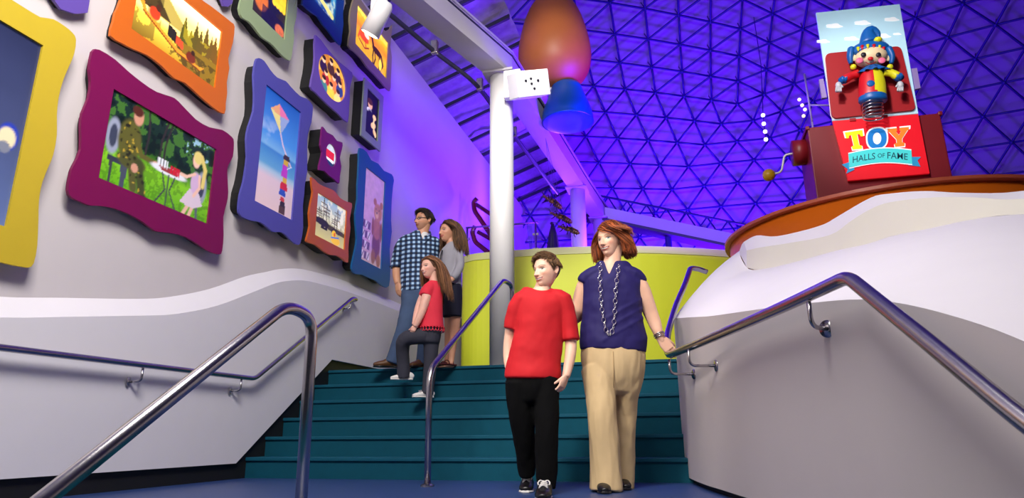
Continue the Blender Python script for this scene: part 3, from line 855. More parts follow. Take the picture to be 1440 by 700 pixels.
# crank
cy_ = ony(1132, 214, YB+0.3)
MB().add(cyl((1.47, YB+0.3, cy_[2]), (1.33, YB+0.3, cy_[2]), 0.15, 0.15, 32)).build('crank_hub', m_rbox, jb, True)
k0 = np.array([1.33, YB+0.3, cy_[2]]); kb = ony(1081, 246, YB+0.3)
kp = [k0, ony(1103, 218, YB+0.3), ony(1099, 242, YB+0.3), kb]
MB().add(tube(fillet(kp, 0.05), 0.012, 10)).build('crank_arm', m_white, jb, True)
MB().add(ellipsoid(kb, (0.072, 0.072, 0.072))).build('crank_knob', mat('ochre ball', (196, 150, 20), 0.35), jb, True)
# rods and lamp cluster left of the back board
lr = thing('lamp_rod', 'lilac rods with a small lamp cluster behind the toy box', 'lamp stand', ony(1140, 170, YB+0.75))
for x0, y0, x1, y1 in ((1131, 104, 1142, 172), (1137, 148, 1170, 148)):
    MB().add(cyl(ony(x0, y0, YB+0.75), ony(x1, y1, YB+0.75), 0.012, n=8)).build('rod', m_lilac, lr, True)
for (x, y) in ((1124, 140), (1128, 148), (1132, 154), (1130, 163)):
    MB().add(ellipsoid(ony(x, y, YB+0.73), (0.022, 0.022, 0.022), None, 12, 8)).build('bulb', mat('warm bulb', (255, 230, 190), 0.3, emit=0.8), lr, True)
MB().add(cyl(ony(1142, 172, YB+0.75), ony(1142, 172, YB+0.75)*[1, 1, 0]+[0, 0, 2.505], 0.012, n=8)).build('rod', m_lilac, lr, True)

# the jester toy that springs out of the box
jz = thing('jester_toy', 'jester doll in red and yellow on a spring before the red lid', 'toy', sgn(*zb(245, 440), 0.2))
JD = 0.20
KP = np.linalg.norm(sgn(1240, 100, JD)-sgn(1230, 100, JD))/10/2.8         # metres per zoom pixel
def jp(x, y, d=0.0): return sgn(*zb(x, y), JD+d)
m_jr, m_jy, m_jb = mat('jester red', (206, 20, 34), 0.4), mat('jester yellow', (226, 220, 30), 0.4), mat('jester blue', (16, 92, 170), 0.4)
m_jf, m_jg = mat('jester face', (240, 214, 170), 0.45, vary=0.02), mat('grey glove', (196, 196, 204), 0.5)
m_pink = mat('pink cheek', (238, 110, 150), 0.5)
coil = []
for i in range(121):
    a = i/120*2*math.pi*5
    c = jp(247+i/120*-4, 438-i/120*66)
    coil.append(c+np.array([math.cos(a)*40*KP, math.sin(a)*30*KP, 0]))
MB().add(tube(coil, 0.008, 8)).build('spring', m_steel, jz, True)
def jl(pts, rad, name, m, ex=2.0, parent=None):
    return MB().add(loft([jp(*p) for p in pts], [(a*KP, b*KP) for a, b in rad], np.array([0, 1, 0]), 28, 3, 0.3, ex)).build(name, m, parent or jz, True)
jl([(245, 370), (244, 352)], [(57, 45), (56, 45)], 'base_ring', m_jb)
v, f = loft([jp(*p) for p in ((243, 356), (242, 310), (238, 265), (236, 250))], [(a*KP, b*KP) for a, b in ((56, 44), (54, 42), (46, 36), (36, 28))], np.array([0, 1, 0]), 32, 3, 0.3)
v = np.asarray(v); midx = [0 if np.mean([v[i][0] for i in fc]) < jp(240, 300)[0] else 1 for fc in f]
mesh_obj('torso', v, f, None, jz, True, mats=[m_jr, m_jy], midx=midx)
MB().add(ellipsoid(jp(237, 300, 42*KP), (16*KP, 4*KP, 15*KP))).build('button', m_jb, jz, True)
jl([(186, 262), (160, 270), (135, 284)], [(18, 18), (17, 17), (19, 19)], 'sleeve', m_jr)
jl([(292, 256), (318, 260), (340, 272)], [(18, 18), (17, 17), (19, 19)], 'sleeve', m_jy)
for sx, (x, y), (gx, gy) in ((-1, (130, 286), (110, 308)), (1, (346, 276), (353, 306))):
    MB().add(ellipsoid(jp(x, y), (20*KP, 20*KP, 16*KP), None, 18, 10, lambda V: V*(1+0.15*np.cos(6*np.arctan2(V[:, 1], V[:, 0])))[:, None])).build('cuff', m_jb, jz, True)
    g = MB().add(ellipsoid(jp(gx, gy, 6*KP), (13*KP, 11*KP, 17*KP)))
    for q in range(4):
        g.add(tube([jp(gx-8+q*5.5, gy+8, 8*KP), jp(gx-10+q*6.5, gy+22, 14*KP), jp(gx-9+q*6, gy+27, 8*KP)], [4.5*KP, 4*KP, 3*KP], 8))
    g.add(tube([jp(gx-sx*8, gy-2, 8*KP), jp(gx-sx*17, gy+8, 12*KP)], [5*KP, 3.5*KP], 8))
    g.build('glove', m_jg, jz, True)
cl = []
for q in range(49):
    a = 2*math.pi*q/48
    r = 1.0+0.16*(1 if q % 4 < 2 else -1)
    cl.append((a, r))
V = [jp(240, 238)]; Fc = []
V = np.array([jp(240, 236)+np.array([math.cos(a)*30*KP, math.sin(a)*26*KP, 0]) for a, r in cl[:-1]]+[jp(241, 258)+np.array([math.cos(a)*66*KP*r, math.sin(a)*46*KP*r, -0.01*r]) for a, r in cl[:-1]])
nq = 48
Fc = [(i, (i+1) % nq, nq+(i+1) % nq, nq+i) for i in range(nq)]
mesh_obj('ruff_collar', V, Fc, m_jb, jz, True)
hd = MB().add(ellipsoid(jp(237, 198), (66*KP, 50*KP, 44*KP), None, 32, 20)).build('head', m_jf, jz, True)
for sx in (-1, 1):
    MB().add(ellipsoid(jp(237+sx*66, 200), (12*KP, 8*KP, 16*KP))).build('ear', m_jf, hd, True)
    MB().add(ellipsoid(jp(237+sx*29, 187, 44*KP), (11*KP, 6*KP, 11*KP))).build('eye', m_dark, hd, True)
    MB().add(ellipsoid(jp(237+sx*44, 210, 36*KP), (15*KP, 6*KP, 14*KP), roty(0))).build('cheek', m_pink, hd, True)
    MB().add(ellipsoid(jp(240+sx*72, 236, 10*KP), (13*KP, 13*KP, 13*KP))).build('pompom', m_jy, jz, True)
MB().add(ellipsoid(jp(236, 203, 50*KP), (11*KP, 8*KP, 9*KP))).build('nose', m_jr, hd, True)
MB().add(tube([jp(216, 216, 46*KP), jp(226, 222, 48*KP), jp(237, 224, 49*KP), jp(248, 221, 48*KP), jp(257, 214, 46*KP)], 2.2*KP, 6, 3)).build('mouth', mat('mouth red', (150, 20, 30), .5), hd, True)
# jester cap with a bent tail, hair fringe and points
def capfn(V):
    V = V.copy(); V[:, 2] = np.where(V[:, 2] < 0, V[:, 2]*0.4, V[:, 2]*1.0); return V
MB().add(ellipsoid(jp(232, 178, -14*KP), (84*KP, 52*KP, 52*KP), None, 32, 18, capfn)).build('cap', m_jb, jz, True)
for sx in (-1, 1):
    jl([(232+sx*72, 165), (237+sx*82, 195), (238+sx*80, 222)], [(16, 22), (14, 20), (8, 10)], 'cap_flap', m_jb)
jl([(232, 140), (226, 108), (240, 92), (262, 104), (268, 122)], [(44, 32), (28, 24), (22, 20), (14, 14), (7, 7)], 'cap_tail', m_jb)
MB().add(ellipsoid(jp(264, 130, 20*KP), (18*KP, 18*KP, 14*KP))).build('pompom', m_jy, jz, True)
for q in range(6):
    a = math.radians(-60+q*24)
    x, y = 237+58*math.sin(a), 176-22*math.cos(a)
    MB().add(tube([jp(x, y-5, (40-16*abs(math.sin(a)))*KP), jp(x, y+9, (45-16*abs(math.sin(a)))*KP)], [8*KP, 1*KP], 8)).build('fringe_point', m_jr if q % 2 else m_jy, jz, True)

# ------------------------------------------------------------------ framed pictures
def smooth01(a, b, x): t = np.clip((x-a)/(b-a), 0, 1); return t*t*(3-2*t)
class Art:
    """flat print computed on a grid of vertex colours; u to the right, v up, both 0..1"""
    def __init__(s, asp, n=110):
        s.asp = asp; s.nu = n if asp >= 1 else max(30, int(n*asp)); s.nv = n if asp < 1 else max(30, int(n/asp))
        u = np.linspace(0, 1, s.nu+1); v = np.linspace(0, 1, s.nv+1)
        s.U, s.V = np.meshgrid(u, v); s.C = np.zeros(s.U.shape+(3,)); s.rs = np.random.RandomState(5)
    def fill(s, c): s.C[:] = lin(c)
    def mix(s, c, a): s.C = s.C*(1-a[..., None])+np.array(lin(c))*a[..., None]
    def vgrad(s, stops):
        vs = [t[0] for t in stops]; cs = np.array([lin(t[1]) for t in stops])
        for i in range(3): s.C[..., i] = np.interp(s.V, vs, cs[:, i])
    def ell(s, u, v, a, b, c, soft=0.15, rot=0):
        x = (s.U-u)*s.asp; y = s.V-v
        cr, sr = math.cos(rot), math.sin(rot); X = x*cr+y*sr; Y = -x*sr+y*cr
        d = np.sqrt((X/(a*s.asp))**2+(Y/b)**2); s.mix(c, 1-smooth01(1-soft, 1+soft, d))
    def poly(s, P, c):
        ins = np.zeros(s.U.shape, bool); n = len(P)
        for i in range(n):
            (x0, y0), (x1, y1) = P[i], P[(i+1) % n]
            if y0 == y1: continue
            cr = ((s.V >= y0) != (s.V >= y1)) & (s.U < (x1-x0)*(s.V-y0)/(y1-y0)+x0)
            ins ^= cr
        s.C[ins] = lin(c)
    def line(s, P, w, c):
        for (x0, y0), (x1, y1) in zip(P[:-1], P[1:]):
            dx, dy = (x1-x0)*s.asp, y1-y0; L = dx*dx+dy*dy+1e-9
            X = (s.U-x0)*s.asp; Y = s.V-y0
            t = np.clip((X*dx+Y*dy)/L, 0, 1); d = np.hypot(X-t*dx, Y-t*dy)
            s.mix(c, 1-smooth01(w*0.7, w*1.3, d))
    def fbm(s, sc, seed=0, oct=4):
        out = np.zeros(s.U.shape); rs = np.random.RandomState(seed); amp = 1.0; tot = 0
        for o_ in range(oct):
            k = sc*2**o_; g = rs.rand(int(k)+3, int(k*s.asp)+3)
            x = s.U*s.asp*k; y = s.V*k; x = np.minimum(x, g.shape[1]-2.001); y = np.minimum(y, g.shape[0]-2.001)
            xi, yi = x.astype(int), y.astype(int); fx, fy = x-xi, y-yi
            fx = fx*fx*(3-2*fx); fy = fy*fy*(3-2*fy)
            out += amp*((g[yi, xi]*(1-fx)+g[yi, xi+1]*fx)*(1-fy)+(g[yi+1, xi]*(1-fx)+g[yi+1, xi+1]*fx)*fy); tot += amp; amp *= 0.55
        return out/tot
    def spots(s, c, n, mask, r, seed=1):
        rs = np.random.RandomState(seed)
        for _ in range(n):
            u, v = rs.rand(2); i = int(v*s.nv); j = int(u*s.nu)
            if mask[i, j]: s.ell(u, v, r*rs.uniform(.5, 1.2)/s.asp, r*rs.uniform(.5, 1.2), c, 0.4)
    def shade(s, k, seed=3, sc=8): s.C *= (1-k+2*k*s.fbm(sc, seed))[..., None]

def art_garden(a):
    n = a.fbm(7, 1)
    a.vgrad([(0, (96, 168, 20)), (.32, (130, 196, 30)), (.45, (70, 130, 24)), (.55, (20, 50, 22)), (1, (24, 44, 40))])
    a.mix((70, 120, 40), (n > .56)*(a.V > .5)*0.8); a.mix((8, 22, 14), (n < .42)*(a.V > .45)*0.8)
    a.mix((150, 190, 210), (n > .62)*(a.V > .75)*(a.U > .7)*1.0)
    a.mix((60, 110, 16), (a.fbm(20, 4) > .55)*(a.V < .42)*0.5)
    for u in (.34, .46, .5): a.line([(u, .45), (u+.01, .75), (u+(.05 if u > .4 else -.01), 1)], .014, (50, 44, 40))
    # chairs
    for u, v in ((.07, .52), (.9, .42)):
        a.ell(u, v, .055, .2, (150, 156, 176)); a.ell(u, v, .03, .13, (60, 66, 84))
    a.poly([(.05, .3), (.28, .3), (.3, .24), (.05, .24)], (52, 56, 70)); a.poly([(.07, .26), (.09, .26), (.1, 0), (.08, 0)], (60, 60, 66)); a.poly([(.16, .26), (.22, .26), (.2, 0), (.17, 0)], (70, 76, 90))
    a.line([(.86, .3), (.88, .02)], .02, (90, 96, 104)); a.poly([(.76, .3), (.93, .3), (.93, .24), (.78, .25)], (150, 154, 166))
    # seated figure in a patterned suit
    a.ell(.2, .55, .095, .24, (92, 90, 34)); a.ell(.24, .33, .12, .09, (80, 82, 36)); a.line([(.3, .34), (.36, .0)], .055, (66, 72, 34)); a.line([(.24, .3), (.28, .06)], .05, (84, 84, 40))
    m = (a.U > .1)*(a.U < .4)*(a.V < .78)*(np.abs(a.C[..., 1]-lin((0, 90, 0))[1]) < .05)*(a.C[..., 2] < .03)
    a.spots((36, 36, 16), 160, m > 0, .02, 2); a.spots((190, 160, 50), 120, m > 0, .016, 7)
    a.line([(.26, .6), (.31, .45), (.42, .44)], .03, (96, 92, 36)); a.ell(.44, .44, .025, .03, (214, 160, 130))
    a.ell(.245, .86, .042, .1, (206, 148, 120)); a.ell(.232, .92, .045, .06, (84, 40, 24)); a.ell(.27, .28, .03, .05, (206, 150, 124))
    # table and game
    a.ell(.57, .42, .17, .05, (226, 226, 232)); a.poly([(.46, .46), (.63, .46), (.66, .4), (.5, .4)], (150, 60, 60))
    for q in range(7): a.line([(.46+q*.014, .45), (.46+q*.014, .53)], .009, (226, 228, 234))
    for q in range(7): a.line([(.58+q*.014, .42), (.58+q*.014, .5)], .009, (206, 30, 46))
    for q in (-.1, 0, .1): a.line([(.57+q*.6, .38), (.57+q*.2, .2), (.57+q, .0)], .01, (60, 62, 70))
    # figure in a pale dress
    a.line([(.8, .18), (.74, .0)], .025, (226, 182, 160)); a.line([(.84, .18), (.8, .0)], .025, (226, 182, 160))
    a.poly([(.78, .34), (.88, .34), (.93, .2), (.84, .12), (.7, .14), (.74, .24)], (214, 194, 208)); a.ell(.835, .44, .05, .14, (206, 172, 206))
    a.line([(.82, .55), (.74, .47), (.68, .47)], .018, (236, 190, 168)); a.line([(.87, .55), (.88, .4), (.83, .28)], .02, (236, 190, 168))
    a.ell(.82, .72, .038, .09, (240, 196, 172)); a.ell(.835, .77, .048, .08, (226, 206, 120)); a.line([(.87, .8), (.92, .66), (.91, .44)], .03, (222, 200, 112))
def art_canoe(a):
    n = a.fbm(6, 2)
    a.vgrad([(0, (150, 110, 20)), (.35, (214, 180, 60)), (.45, (236, 210, 120)), (.7, (250, 214, 110)), (1, (255, 240, 190))])
    a.poly([(0, .5), (0, 1), (.25, .95), (.45, .72), (.6, .55), (.62, .48)], (150, 130, 60)); a.poly([(0, .5), (0, .98), (.16, .85), (.34, .6), (.4, .5)], (60, 46, 20))
    a.mix((40, 30, 10), (n < .45)*(a.V < .9)*(a.U < .3)*0.6)
    for q, (u, h) in enumerate(((.56, .8), (.64, .66), (.7, .84), (.76, .78), (.83, .9), (.9, .8), (.95, .86), (.99, .7))):
        a.poly([(u-.06, .3), (u+.06, .3), (u+.035, h*.7), (u, h), (u-.035, h*.7)], (66+q*4, 62, 16))
    a.mix((150, 130, 20), (n > .55)*(a.U > .55)*(a.V > .35)*(a.V < .7)*0.6)
    a.poly([(.45, .36), (1, .4), (1, 0), (.6, 0)], (110, 84, 16)); a.mix((40, 30, 8), (a.fbm(14, 5) > .55)*(a.V < .3)*(a.U > .4)*0.7)
    a.poly([(.06, .5), (.12, .36), (.5, .14), (.8, .12), (.84, .2), (.78, .17), (.5, .22), (.14, .42), (.09, .56)], (206, 120, 30)); a.line([(.1, .4), (.5, .15), (.8, .12)], .012, (90, 44, 10))
    a.ell(.22, .47, .06, .09, (190, 50, 20)); a.ell(.25, .58, .03, .05, (60, 30, 16)); a.poly([(.38, .3), (.48, .26), (.48, .44), (.38, .48)], (30, 26, 20)); a.poly([(.48, .28), (.57, .24), (.56, .36), (.48, .4)], (210, 60, 30))
    a.ell(.67, .22, .06, .08, (90, 30, 14)); a.ell(.69, .31, .025, .04, (40, 20, 10))
def art_kite(a):
    a.vgrad([(0, (226, 196, 196)), (.26, (220, 194, 206)), (.32, (170, 196, 216)), (.36, (96, 160, 206)), (.5, (60, 130, 200)), (.52, (120, 176, 224)), (.62, (70, 144, 224)), (1, (24, 92, 190))])
    n = a.fbm(6, 3); a.mix((214, 226, 244), np.clip((n-.5)*4, 0, 1)*smooth01(.5, .56, a.V)*(1-smooth01(.62, .78, a.V))*(1-smooth01(.4, .8, a.U)))
    K = dict(t=(.42, .93), l=(.2, .84), b=(.52, .68), r=(.72, .85), c=(.46, .83))
    a.poly([K['t'], K['l'], K['c']], (238, 170, 120)); a.poly([K['t'], K['r'], K['c']], (236, 120, 170)); a.poly([K['l'], K['b'], K['c']], (236, 220, 140)); a.poly([K['r'], K['b'], K['c']], (150, 170, 214))
    a.line([K['b'], (.6, .6), (.72, .53), (.86, .46)], .008, (226, 196, 206)); a.line([(.9, .46), (.72, .4)], .003, (240, 240, 250))
    # a stack of toy blocks on the sand
    for v0, v1, c, w_ in ((.44, .49, (214, 170, 40), .07), (.49, .53, (60, 44, 40), .09), (.33, .44, (186, 60, 190), .08), (.29, .33, (214, 170, 40), .06), (.22, .29, (206, 40, 50), .1), (.17, .22, (40, 80, 180), .09), (.12, .16, (200, 60, 50), .06), (.08, .12, (50, 40, 40), .07), (.01, .08, (86, 60, 50), .09)):
        u = .72+.02*math.sin(v0*30)
        a.poly([(u-w_, v0), (u+w_, v0), (u+w_*.85, v1), (u-w_*.85, v1)], c)
def art_bear(a):
    a.vgrad([(0, (206, 176, 170)), (.2, (206, 160, 196)), (1, (214, 170, 208))]); a.shade(.08)
    for r in range(4):
        for c in range(3):
            a.poly([(.04+c*.13, .03+r*.11), (.15+c*.13, .03+r*.11), (.15+c*.13, .11+r*.11), (.04+c*.13, .11+r*.11)], (120, 90, 130) if (r+c) % 2 else (226, 210, 226))
            a.line([(.05+c*.13, .035+r*.11), (.14+c*.13, .105+r*.11)], .006, (70, 50, 90))
    B = (176, 112, 84)
    a.ell(.72, .24, .2, .17, (120, 76, 70)); a.ell(.6, .1, .1, .08, (150, 96, 70)); a.ell(.86, .08, .1, .07, (160, 104, 78)); a.ell(.72, .42, .2, .12, B); a.ell(.52, .42, .06, .1, (150, 92, 70)); a.ell(.93, .4, .06, .11, (150, 92, 70))
    a.ell(.74, .6, .2, .1, (190, 128, 92)); a.ell(.58, .7, .08, .04, B); a.ell(.9, .7, .08, .04, B); a.ell(.7, .57, .08, .04, (220, 170, 130)); a.ell(.69, .59, .03, .014, (50, 30, 30)); a.ell(.64, .63, .02, .01, (40, 26, 26)); a.ell(.8, .63, .02, .01, (40, 26, 26))
    a.shade(.18, 9, 20)
def art_ship(a):
    n = a.fbm(6, 7); a.vgrad([(0, (196, 186, 120)), (.35, (170, 160, 110)), (.5, (190, 186, 150)), (1, (140, 170, 196))]); a.mix((236, 230, 206), np.clip((n-.45)*5, 0, 1)*(a.V > .45))
    a.poly([(0, .34), (0, .46), (.5, .42), (1, .4), (1, .3), (.5, .3)], (70, 62, 30)); a.mix((40, 36, 20), (n < .45)*(a.V < .4)*(a.V > .25)*1.0)
    for u, h in ((.12, .7), (.26, .97), (.36, .85), (.72, .9), (.64, .66)):
        a.line([(u, .35), (u, h)], .012, (60, 50, 20))
        for k in (.5, .65, .8): a.line([(u-.1, .35+(h-.35)*k), (u+.1, .35+(h-.35)*k)], .009, (70, 60, 26))
        a.line([(u-.14, .4), (u, h), (u+.14, .4)], .005, (90, 80, 40))
    a.ell(.22, .4, .24, .08, (40, 36, 18)); a.ell(.7, .13, .15, .1, (236, 180, 20)); a.ell(.64, .27, .07, .08, (240, 190, 30)); a.ell(.66, .26, .03, .05, (214, 90, 20)); a.line([(.56, .16), (.8, .22)], .018, (60, 110, 190))
def art_dark_portrait(a):
    a.fill((14, 12, 22)); a.ell(.35, .7, .17, .1, (224, 170, 120)); a.ell(.33, .77, .2, .07, (70, 36, 16)); a.ell(.3, .56, .2, .06, (220, 214, 206)); a.ell(.4, .3, .35, .3, (20, 18, 34))
    a.ell(.72, .5, .14, .06, (230, 190, 120)); a.ell(.66, .3, .2, .07, (222, 186, 120), rot=.4); a.ell(.8, .16, .16, .06, (214, 170, 100), rot=-.5); a.line([(.72, .5), (.66, .3), (.86, .1)], .03, (232, 200, 130))
def art_group(a):
    a.fill((226, 170, 60)); n = a.fbm(5, 8); a.mix((190, 110, 30), (n > .52)*.8)
    P = [(.2, .7, (40, 24, 60)), (.45, .8, (70, 40, 30)), (.7, .72, (50, 30, 60)), (.3, .45, (170, 40, 40)), (.58, .5, (230, 120, 60)), (.8, .48, (40, 60, 120)), (.5, .25, (230, 190, 60)), (.25, .25, (60, 120, 120)), (.75, .22, (240, 210, 120))]
    for u, v, c in P:
        a.ell(u, v-.1, .13, .14, c); a.ell(u, v+.06, .06, .07, (236, 190, 140)); a.ell(u, v+.11, .065, .05, (50, 30, 20))
    a.shade(.15, 4, 12)
def art_badge(a):
    a.fill((206, 216, 222)); a.poly([(.1, .35), (.85, .35), (.85, .7), (.1, .7)], (216, 40, 40)); a.ell(.55, .12, .6, .16, (30, 60, 90)); a.poly([(.1, .28), (.8, .2), (.8, .33), (.1, .36)], (240, 240, 236)); a.shade(.15, 4, 10)
def art_horse(a):
    n = a.fbm(6, 9); a.vgrad([(0, (196, 150, 20)), (.4, (230, 160, 30)), (.6, (226, 110, 20)), (.85, (240, 170, 20)), (1, (250, 226, 90))]); a.mix((170, 130, 20), (n > .55)*.5)
    H = (50, 20, 14); a.ell(.68, .44, .16, .09, H); a.line([(.56, .48), (.5, .66), (.44, .68)], .05, H)
    for u, t in ((.57, .53), (.6, .62), (.76, .74), (.8, .86)): a.line([(u, .42), (t+.02, .22), (u, .05)], .026, H)
    a.line([(.83, .46), (.9, .26)], .02, H); a.ell(.8, .2, .05, .14, (240, 200, 60))
    a.ell(.26, .42, .15, .1, (200, 60, 20)); a.line([(.12, .26), (.3, .18), (.42, .28)], .018, (120, 30, 16)); a.ell(.34, .54, .08, .07, (236, 190, 160)); a.line([(.1, .3), (.16, .55)], .03, (214, 70, 30)); a.line([(.3, .4), (.34, .2)], .02, (150, 40, 20))
def art_street(a):
    a.fill((40, 30, 34)); n = a.fbm(6, 10); a.mix((16, 18, 50), (n > .5)*.8); a.ell(.25, .35, .2, .2, (190, 96, 40)); a.ell(.3, .5, .1, .1, (230, 170, 110)); a.ell(.2, .7, .2, .2, (80, 50, 40))
    for u in (.62, .72, .82, .92): a.line([(u, .5), (u-.02, 1)], .05, (240, 196, 40))
    a.mix((20, 16, 50), (a.V < .3)*(a.U > .3)*.8); a.ell(.85, .1, .14, .1, (180, 90, 60)); a.shade(.3, 6, 14)
def art_sea(a):
    n = a.fbm(7, 11); a.vgrad([(0, (20, 60, 130)), (.4, (40, 130, 170)), (1, (120, 200, 206))]); a.mix((210, 226, 190), np.clip((n-.5)*5, 0, 1)*.8); a.line([(.1, .5), (.4, .2), (.7, .14), (.9, .1)], .05, (230, 220, 120)); a.ell(.5, .4, .3, .16, (16, 26, 60))
def art_screen(a):
    a.vgrad([(0, (92, 110, 160)), (.5, (64, 72, 110)), (1, (40, 46, 78))]); a.shade(.12, 3, 5)
    a.ell(.86, .45, .1, .07, (40, 60, 170)); a.ell(.85, .44, .085, .055, (226, 210, 170)); a.ell(.84, .39, .06, .03, (120, 124, 140))

m_case = mat('black picture case', (16, 16, 18), 0.6, vary=0.1)
def frame(name, label, rgb, depth, outer, inner, art, extra=(), oval=None, smooth=2, back=0.93, emit=0.9, trim=None):
    """outer: traced outline in pixels on the plane of the board; inner: (BL, TR) pixels or wall rectangle"""
    X = XU+depth
    P = [onx(x, y, X)[1:] for x, y in outer]+[np.array(e) for e in extra]
    if smooth > 1: P = catmull(np.array(P), smooth, True)
    P = np.array(P)
    if isinstance(inner[0], tuple):
        a, b = onx(*inner[0], X), onx(*inner[1], X); r = (a[1], b[1], a[2], b[2])
    else: r = inner
    y0, y1, z0, z1 = r
    cy, cz = (y0+y1)/2, (z0+z1)/2
    if oval: hole = [(cy+(y1-y0)/2*math.cos(t), cz+(z1-z0)/2*math.sin(t)) for t in np.linspace(0, 2*math.pi, 40, endpoint=False)]
    else: hole = [(y0, z0), (y1, z0), (y1, z1), (y0, z1)]
    t = thing(name, label, 'picture', (XU, cy, P[:, 1].min()), 'framed pictures on the left wall')
    m = mat('frame paint %d %d %d' % rgb, tuple(v_*.93 for v_ in rgb), 0.5, vary=0.04)
    v, f = prism([tuple(p) for p in P], [hole], lambda p, s: (X-s, p[0], p[1]), 0, 0.022)
    fix_normals(mesh_obj('frame', v, f, m, t))
    c = np.array([cy, cz]); Q = c+(P-c)*back
    v, f = prism([tuple(p) for p in Q], [], lambda p, s: (s, p[0], p[1]), XU+0.001, X-0.024)
    fix_normals(mesh_obj('case', v, f, m_case, t))
    if trim:
        b = 0.012
        v, f = prism([(y0-b, z0-b), (y1+b, z0-b), (y1+b, z1+b), (y0-b, z1+b)], [hole], lambda p, s: (X+0.001+s, p[0], p[1]), 0, 0.006)
        fix_normals(mesh_obj('liner', v, f, mat('liner %d %d %d' % trim, trim, 0.4), t))
    a = Art((y1-y0)/(z1-z0)); art(a); a.C = np.clip(a.C, 0, 1)
    Y = y0-0.004+(y1-y0+0.008)*a.U; Z = z0-0.004+(z1-z0+0.008)*a.V
    nu, nv = a.nu+1, a.nv+1
    V = np.stack([np.full(Y.size, X-0.016), Y.ravel(), Z.ravel()], 1)
    Fc = [(i*nu+j, i*nu+j+1, (i+1)*nu+j+1, (i+1)*nu+j) for i in range(nv-1) for j in range(nu-1)]
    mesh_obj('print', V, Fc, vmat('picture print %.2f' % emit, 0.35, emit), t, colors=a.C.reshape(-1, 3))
    return t
frame('picture_frame', 'wide magenta scalloped frame with a garden table scene', (136, 2, 82), 0.09,
      [(130, 72.5), (140, 70), (162.5, 84), (180, 100), (200, 116), (220, 129), (241, 136), (251, 142.5), (275, 167.5), (295, 179), (312.5, 182.5), (326, 192.5), (329, 200), (327.5, 220), (321, 232), (319.5, 242.5), (321, 270), (319, 285), (314, 305), (314.5, 330), (312.5, 352.5), (307.5, 357.5), (290, 351), (270, 337.5), (250, 329), (222.5, 325.5), (215, 322.5), (200, 311), (180, 300), (160, 292.5), (140, 289), (127.5, 289), (115, 284), (101, 277.5), (96, 267.5), (100, 242.5), (104, 232.5), (114, 210), (114, 177.5), (116, 159), (125, 137.5), (128, 115), (126, 97.5)],
      ((139, 249.6), (304.6, 210)), art_garden, emit=0.2)
# yellow frame: right half traced, left half mirrored outside the picture
XYF = XU+0.09
yo = [onx(x, y, XYF)[1:] for x, y in [(45, 17.5), (60, 24.5), (75, 27), (90, 36), (102, 46), (107, 56), (104.5, 75), (97.5, 92.5), (89, 112.5), (82.5, 137.5), (80, 162.5), (80, 190), (75, 217.5), (69, 232.5), (60, 255), (55, 280), (54, 310), (52.5, 345), (47.5, 370), (40, 376), (27.5, 374), (7.5, 370)]]
ya, yb_ = onx(8.7, 318.7, XYF), onx(60.7, 63.7, XYF)
yr = (ya[1]+yb_[1])/2; yl = yr-0.62; ycn = (yr+yl)/2
ext = [np.array([2*ycn-p[0], p[1]]) for p in reversed(yo)]
frame('picture_frame', 'tall yellow wavy frame around a dark blue screen', (222, 192, 44), 0.09,
      [], (yl, yr, ya[2], yb_[2]), art_screen, extra=yo+ext, emit=0.25)
XOF = XU+0.09
oi0, oi1 = onx(185, 40, XOF), onx(312.5, 43.75, XOF)
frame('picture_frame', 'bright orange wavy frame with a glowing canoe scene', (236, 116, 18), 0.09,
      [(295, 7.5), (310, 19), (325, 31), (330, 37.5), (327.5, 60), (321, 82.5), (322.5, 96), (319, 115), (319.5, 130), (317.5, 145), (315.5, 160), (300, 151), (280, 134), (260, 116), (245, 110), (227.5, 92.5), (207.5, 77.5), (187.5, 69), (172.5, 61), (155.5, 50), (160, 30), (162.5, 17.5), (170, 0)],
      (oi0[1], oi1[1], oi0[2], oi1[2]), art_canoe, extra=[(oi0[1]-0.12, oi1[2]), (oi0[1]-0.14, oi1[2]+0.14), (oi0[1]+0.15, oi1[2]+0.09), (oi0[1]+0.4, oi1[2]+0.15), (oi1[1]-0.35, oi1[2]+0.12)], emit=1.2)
XG = XU+0.12
gi = onx(355, 13, XG), onx(400, 59, XG)
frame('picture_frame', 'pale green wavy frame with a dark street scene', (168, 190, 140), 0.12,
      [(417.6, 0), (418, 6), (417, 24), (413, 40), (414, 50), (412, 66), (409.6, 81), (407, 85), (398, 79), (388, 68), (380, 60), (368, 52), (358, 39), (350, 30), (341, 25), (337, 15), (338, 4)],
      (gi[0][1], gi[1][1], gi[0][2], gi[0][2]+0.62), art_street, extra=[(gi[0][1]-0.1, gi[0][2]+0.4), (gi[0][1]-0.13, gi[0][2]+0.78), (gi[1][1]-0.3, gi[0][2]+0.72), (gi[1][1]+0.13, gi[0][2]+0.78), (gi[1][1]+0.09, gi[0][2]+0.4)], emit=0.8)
bi = onx(443, 0, XG), onx(471, 38, XG)
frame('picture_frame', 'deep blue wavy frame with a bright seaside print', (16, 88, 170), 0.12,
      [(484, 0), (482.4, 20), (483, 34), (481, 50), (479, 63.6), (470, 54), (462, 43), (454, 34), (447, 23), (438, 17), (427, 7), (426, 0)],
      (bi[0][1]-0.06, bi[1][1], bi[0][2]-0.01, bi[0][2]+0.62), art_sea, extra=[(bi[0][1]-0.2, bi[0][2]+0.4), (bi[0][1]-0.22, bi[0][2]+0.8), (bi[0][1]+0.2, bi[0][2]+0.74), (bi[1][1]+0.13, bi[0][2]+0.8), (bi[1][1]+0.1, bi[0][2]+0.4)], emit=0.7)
XK = XU+0.14
ki = onx(500, 61, XK), onx(546, 60, XK)
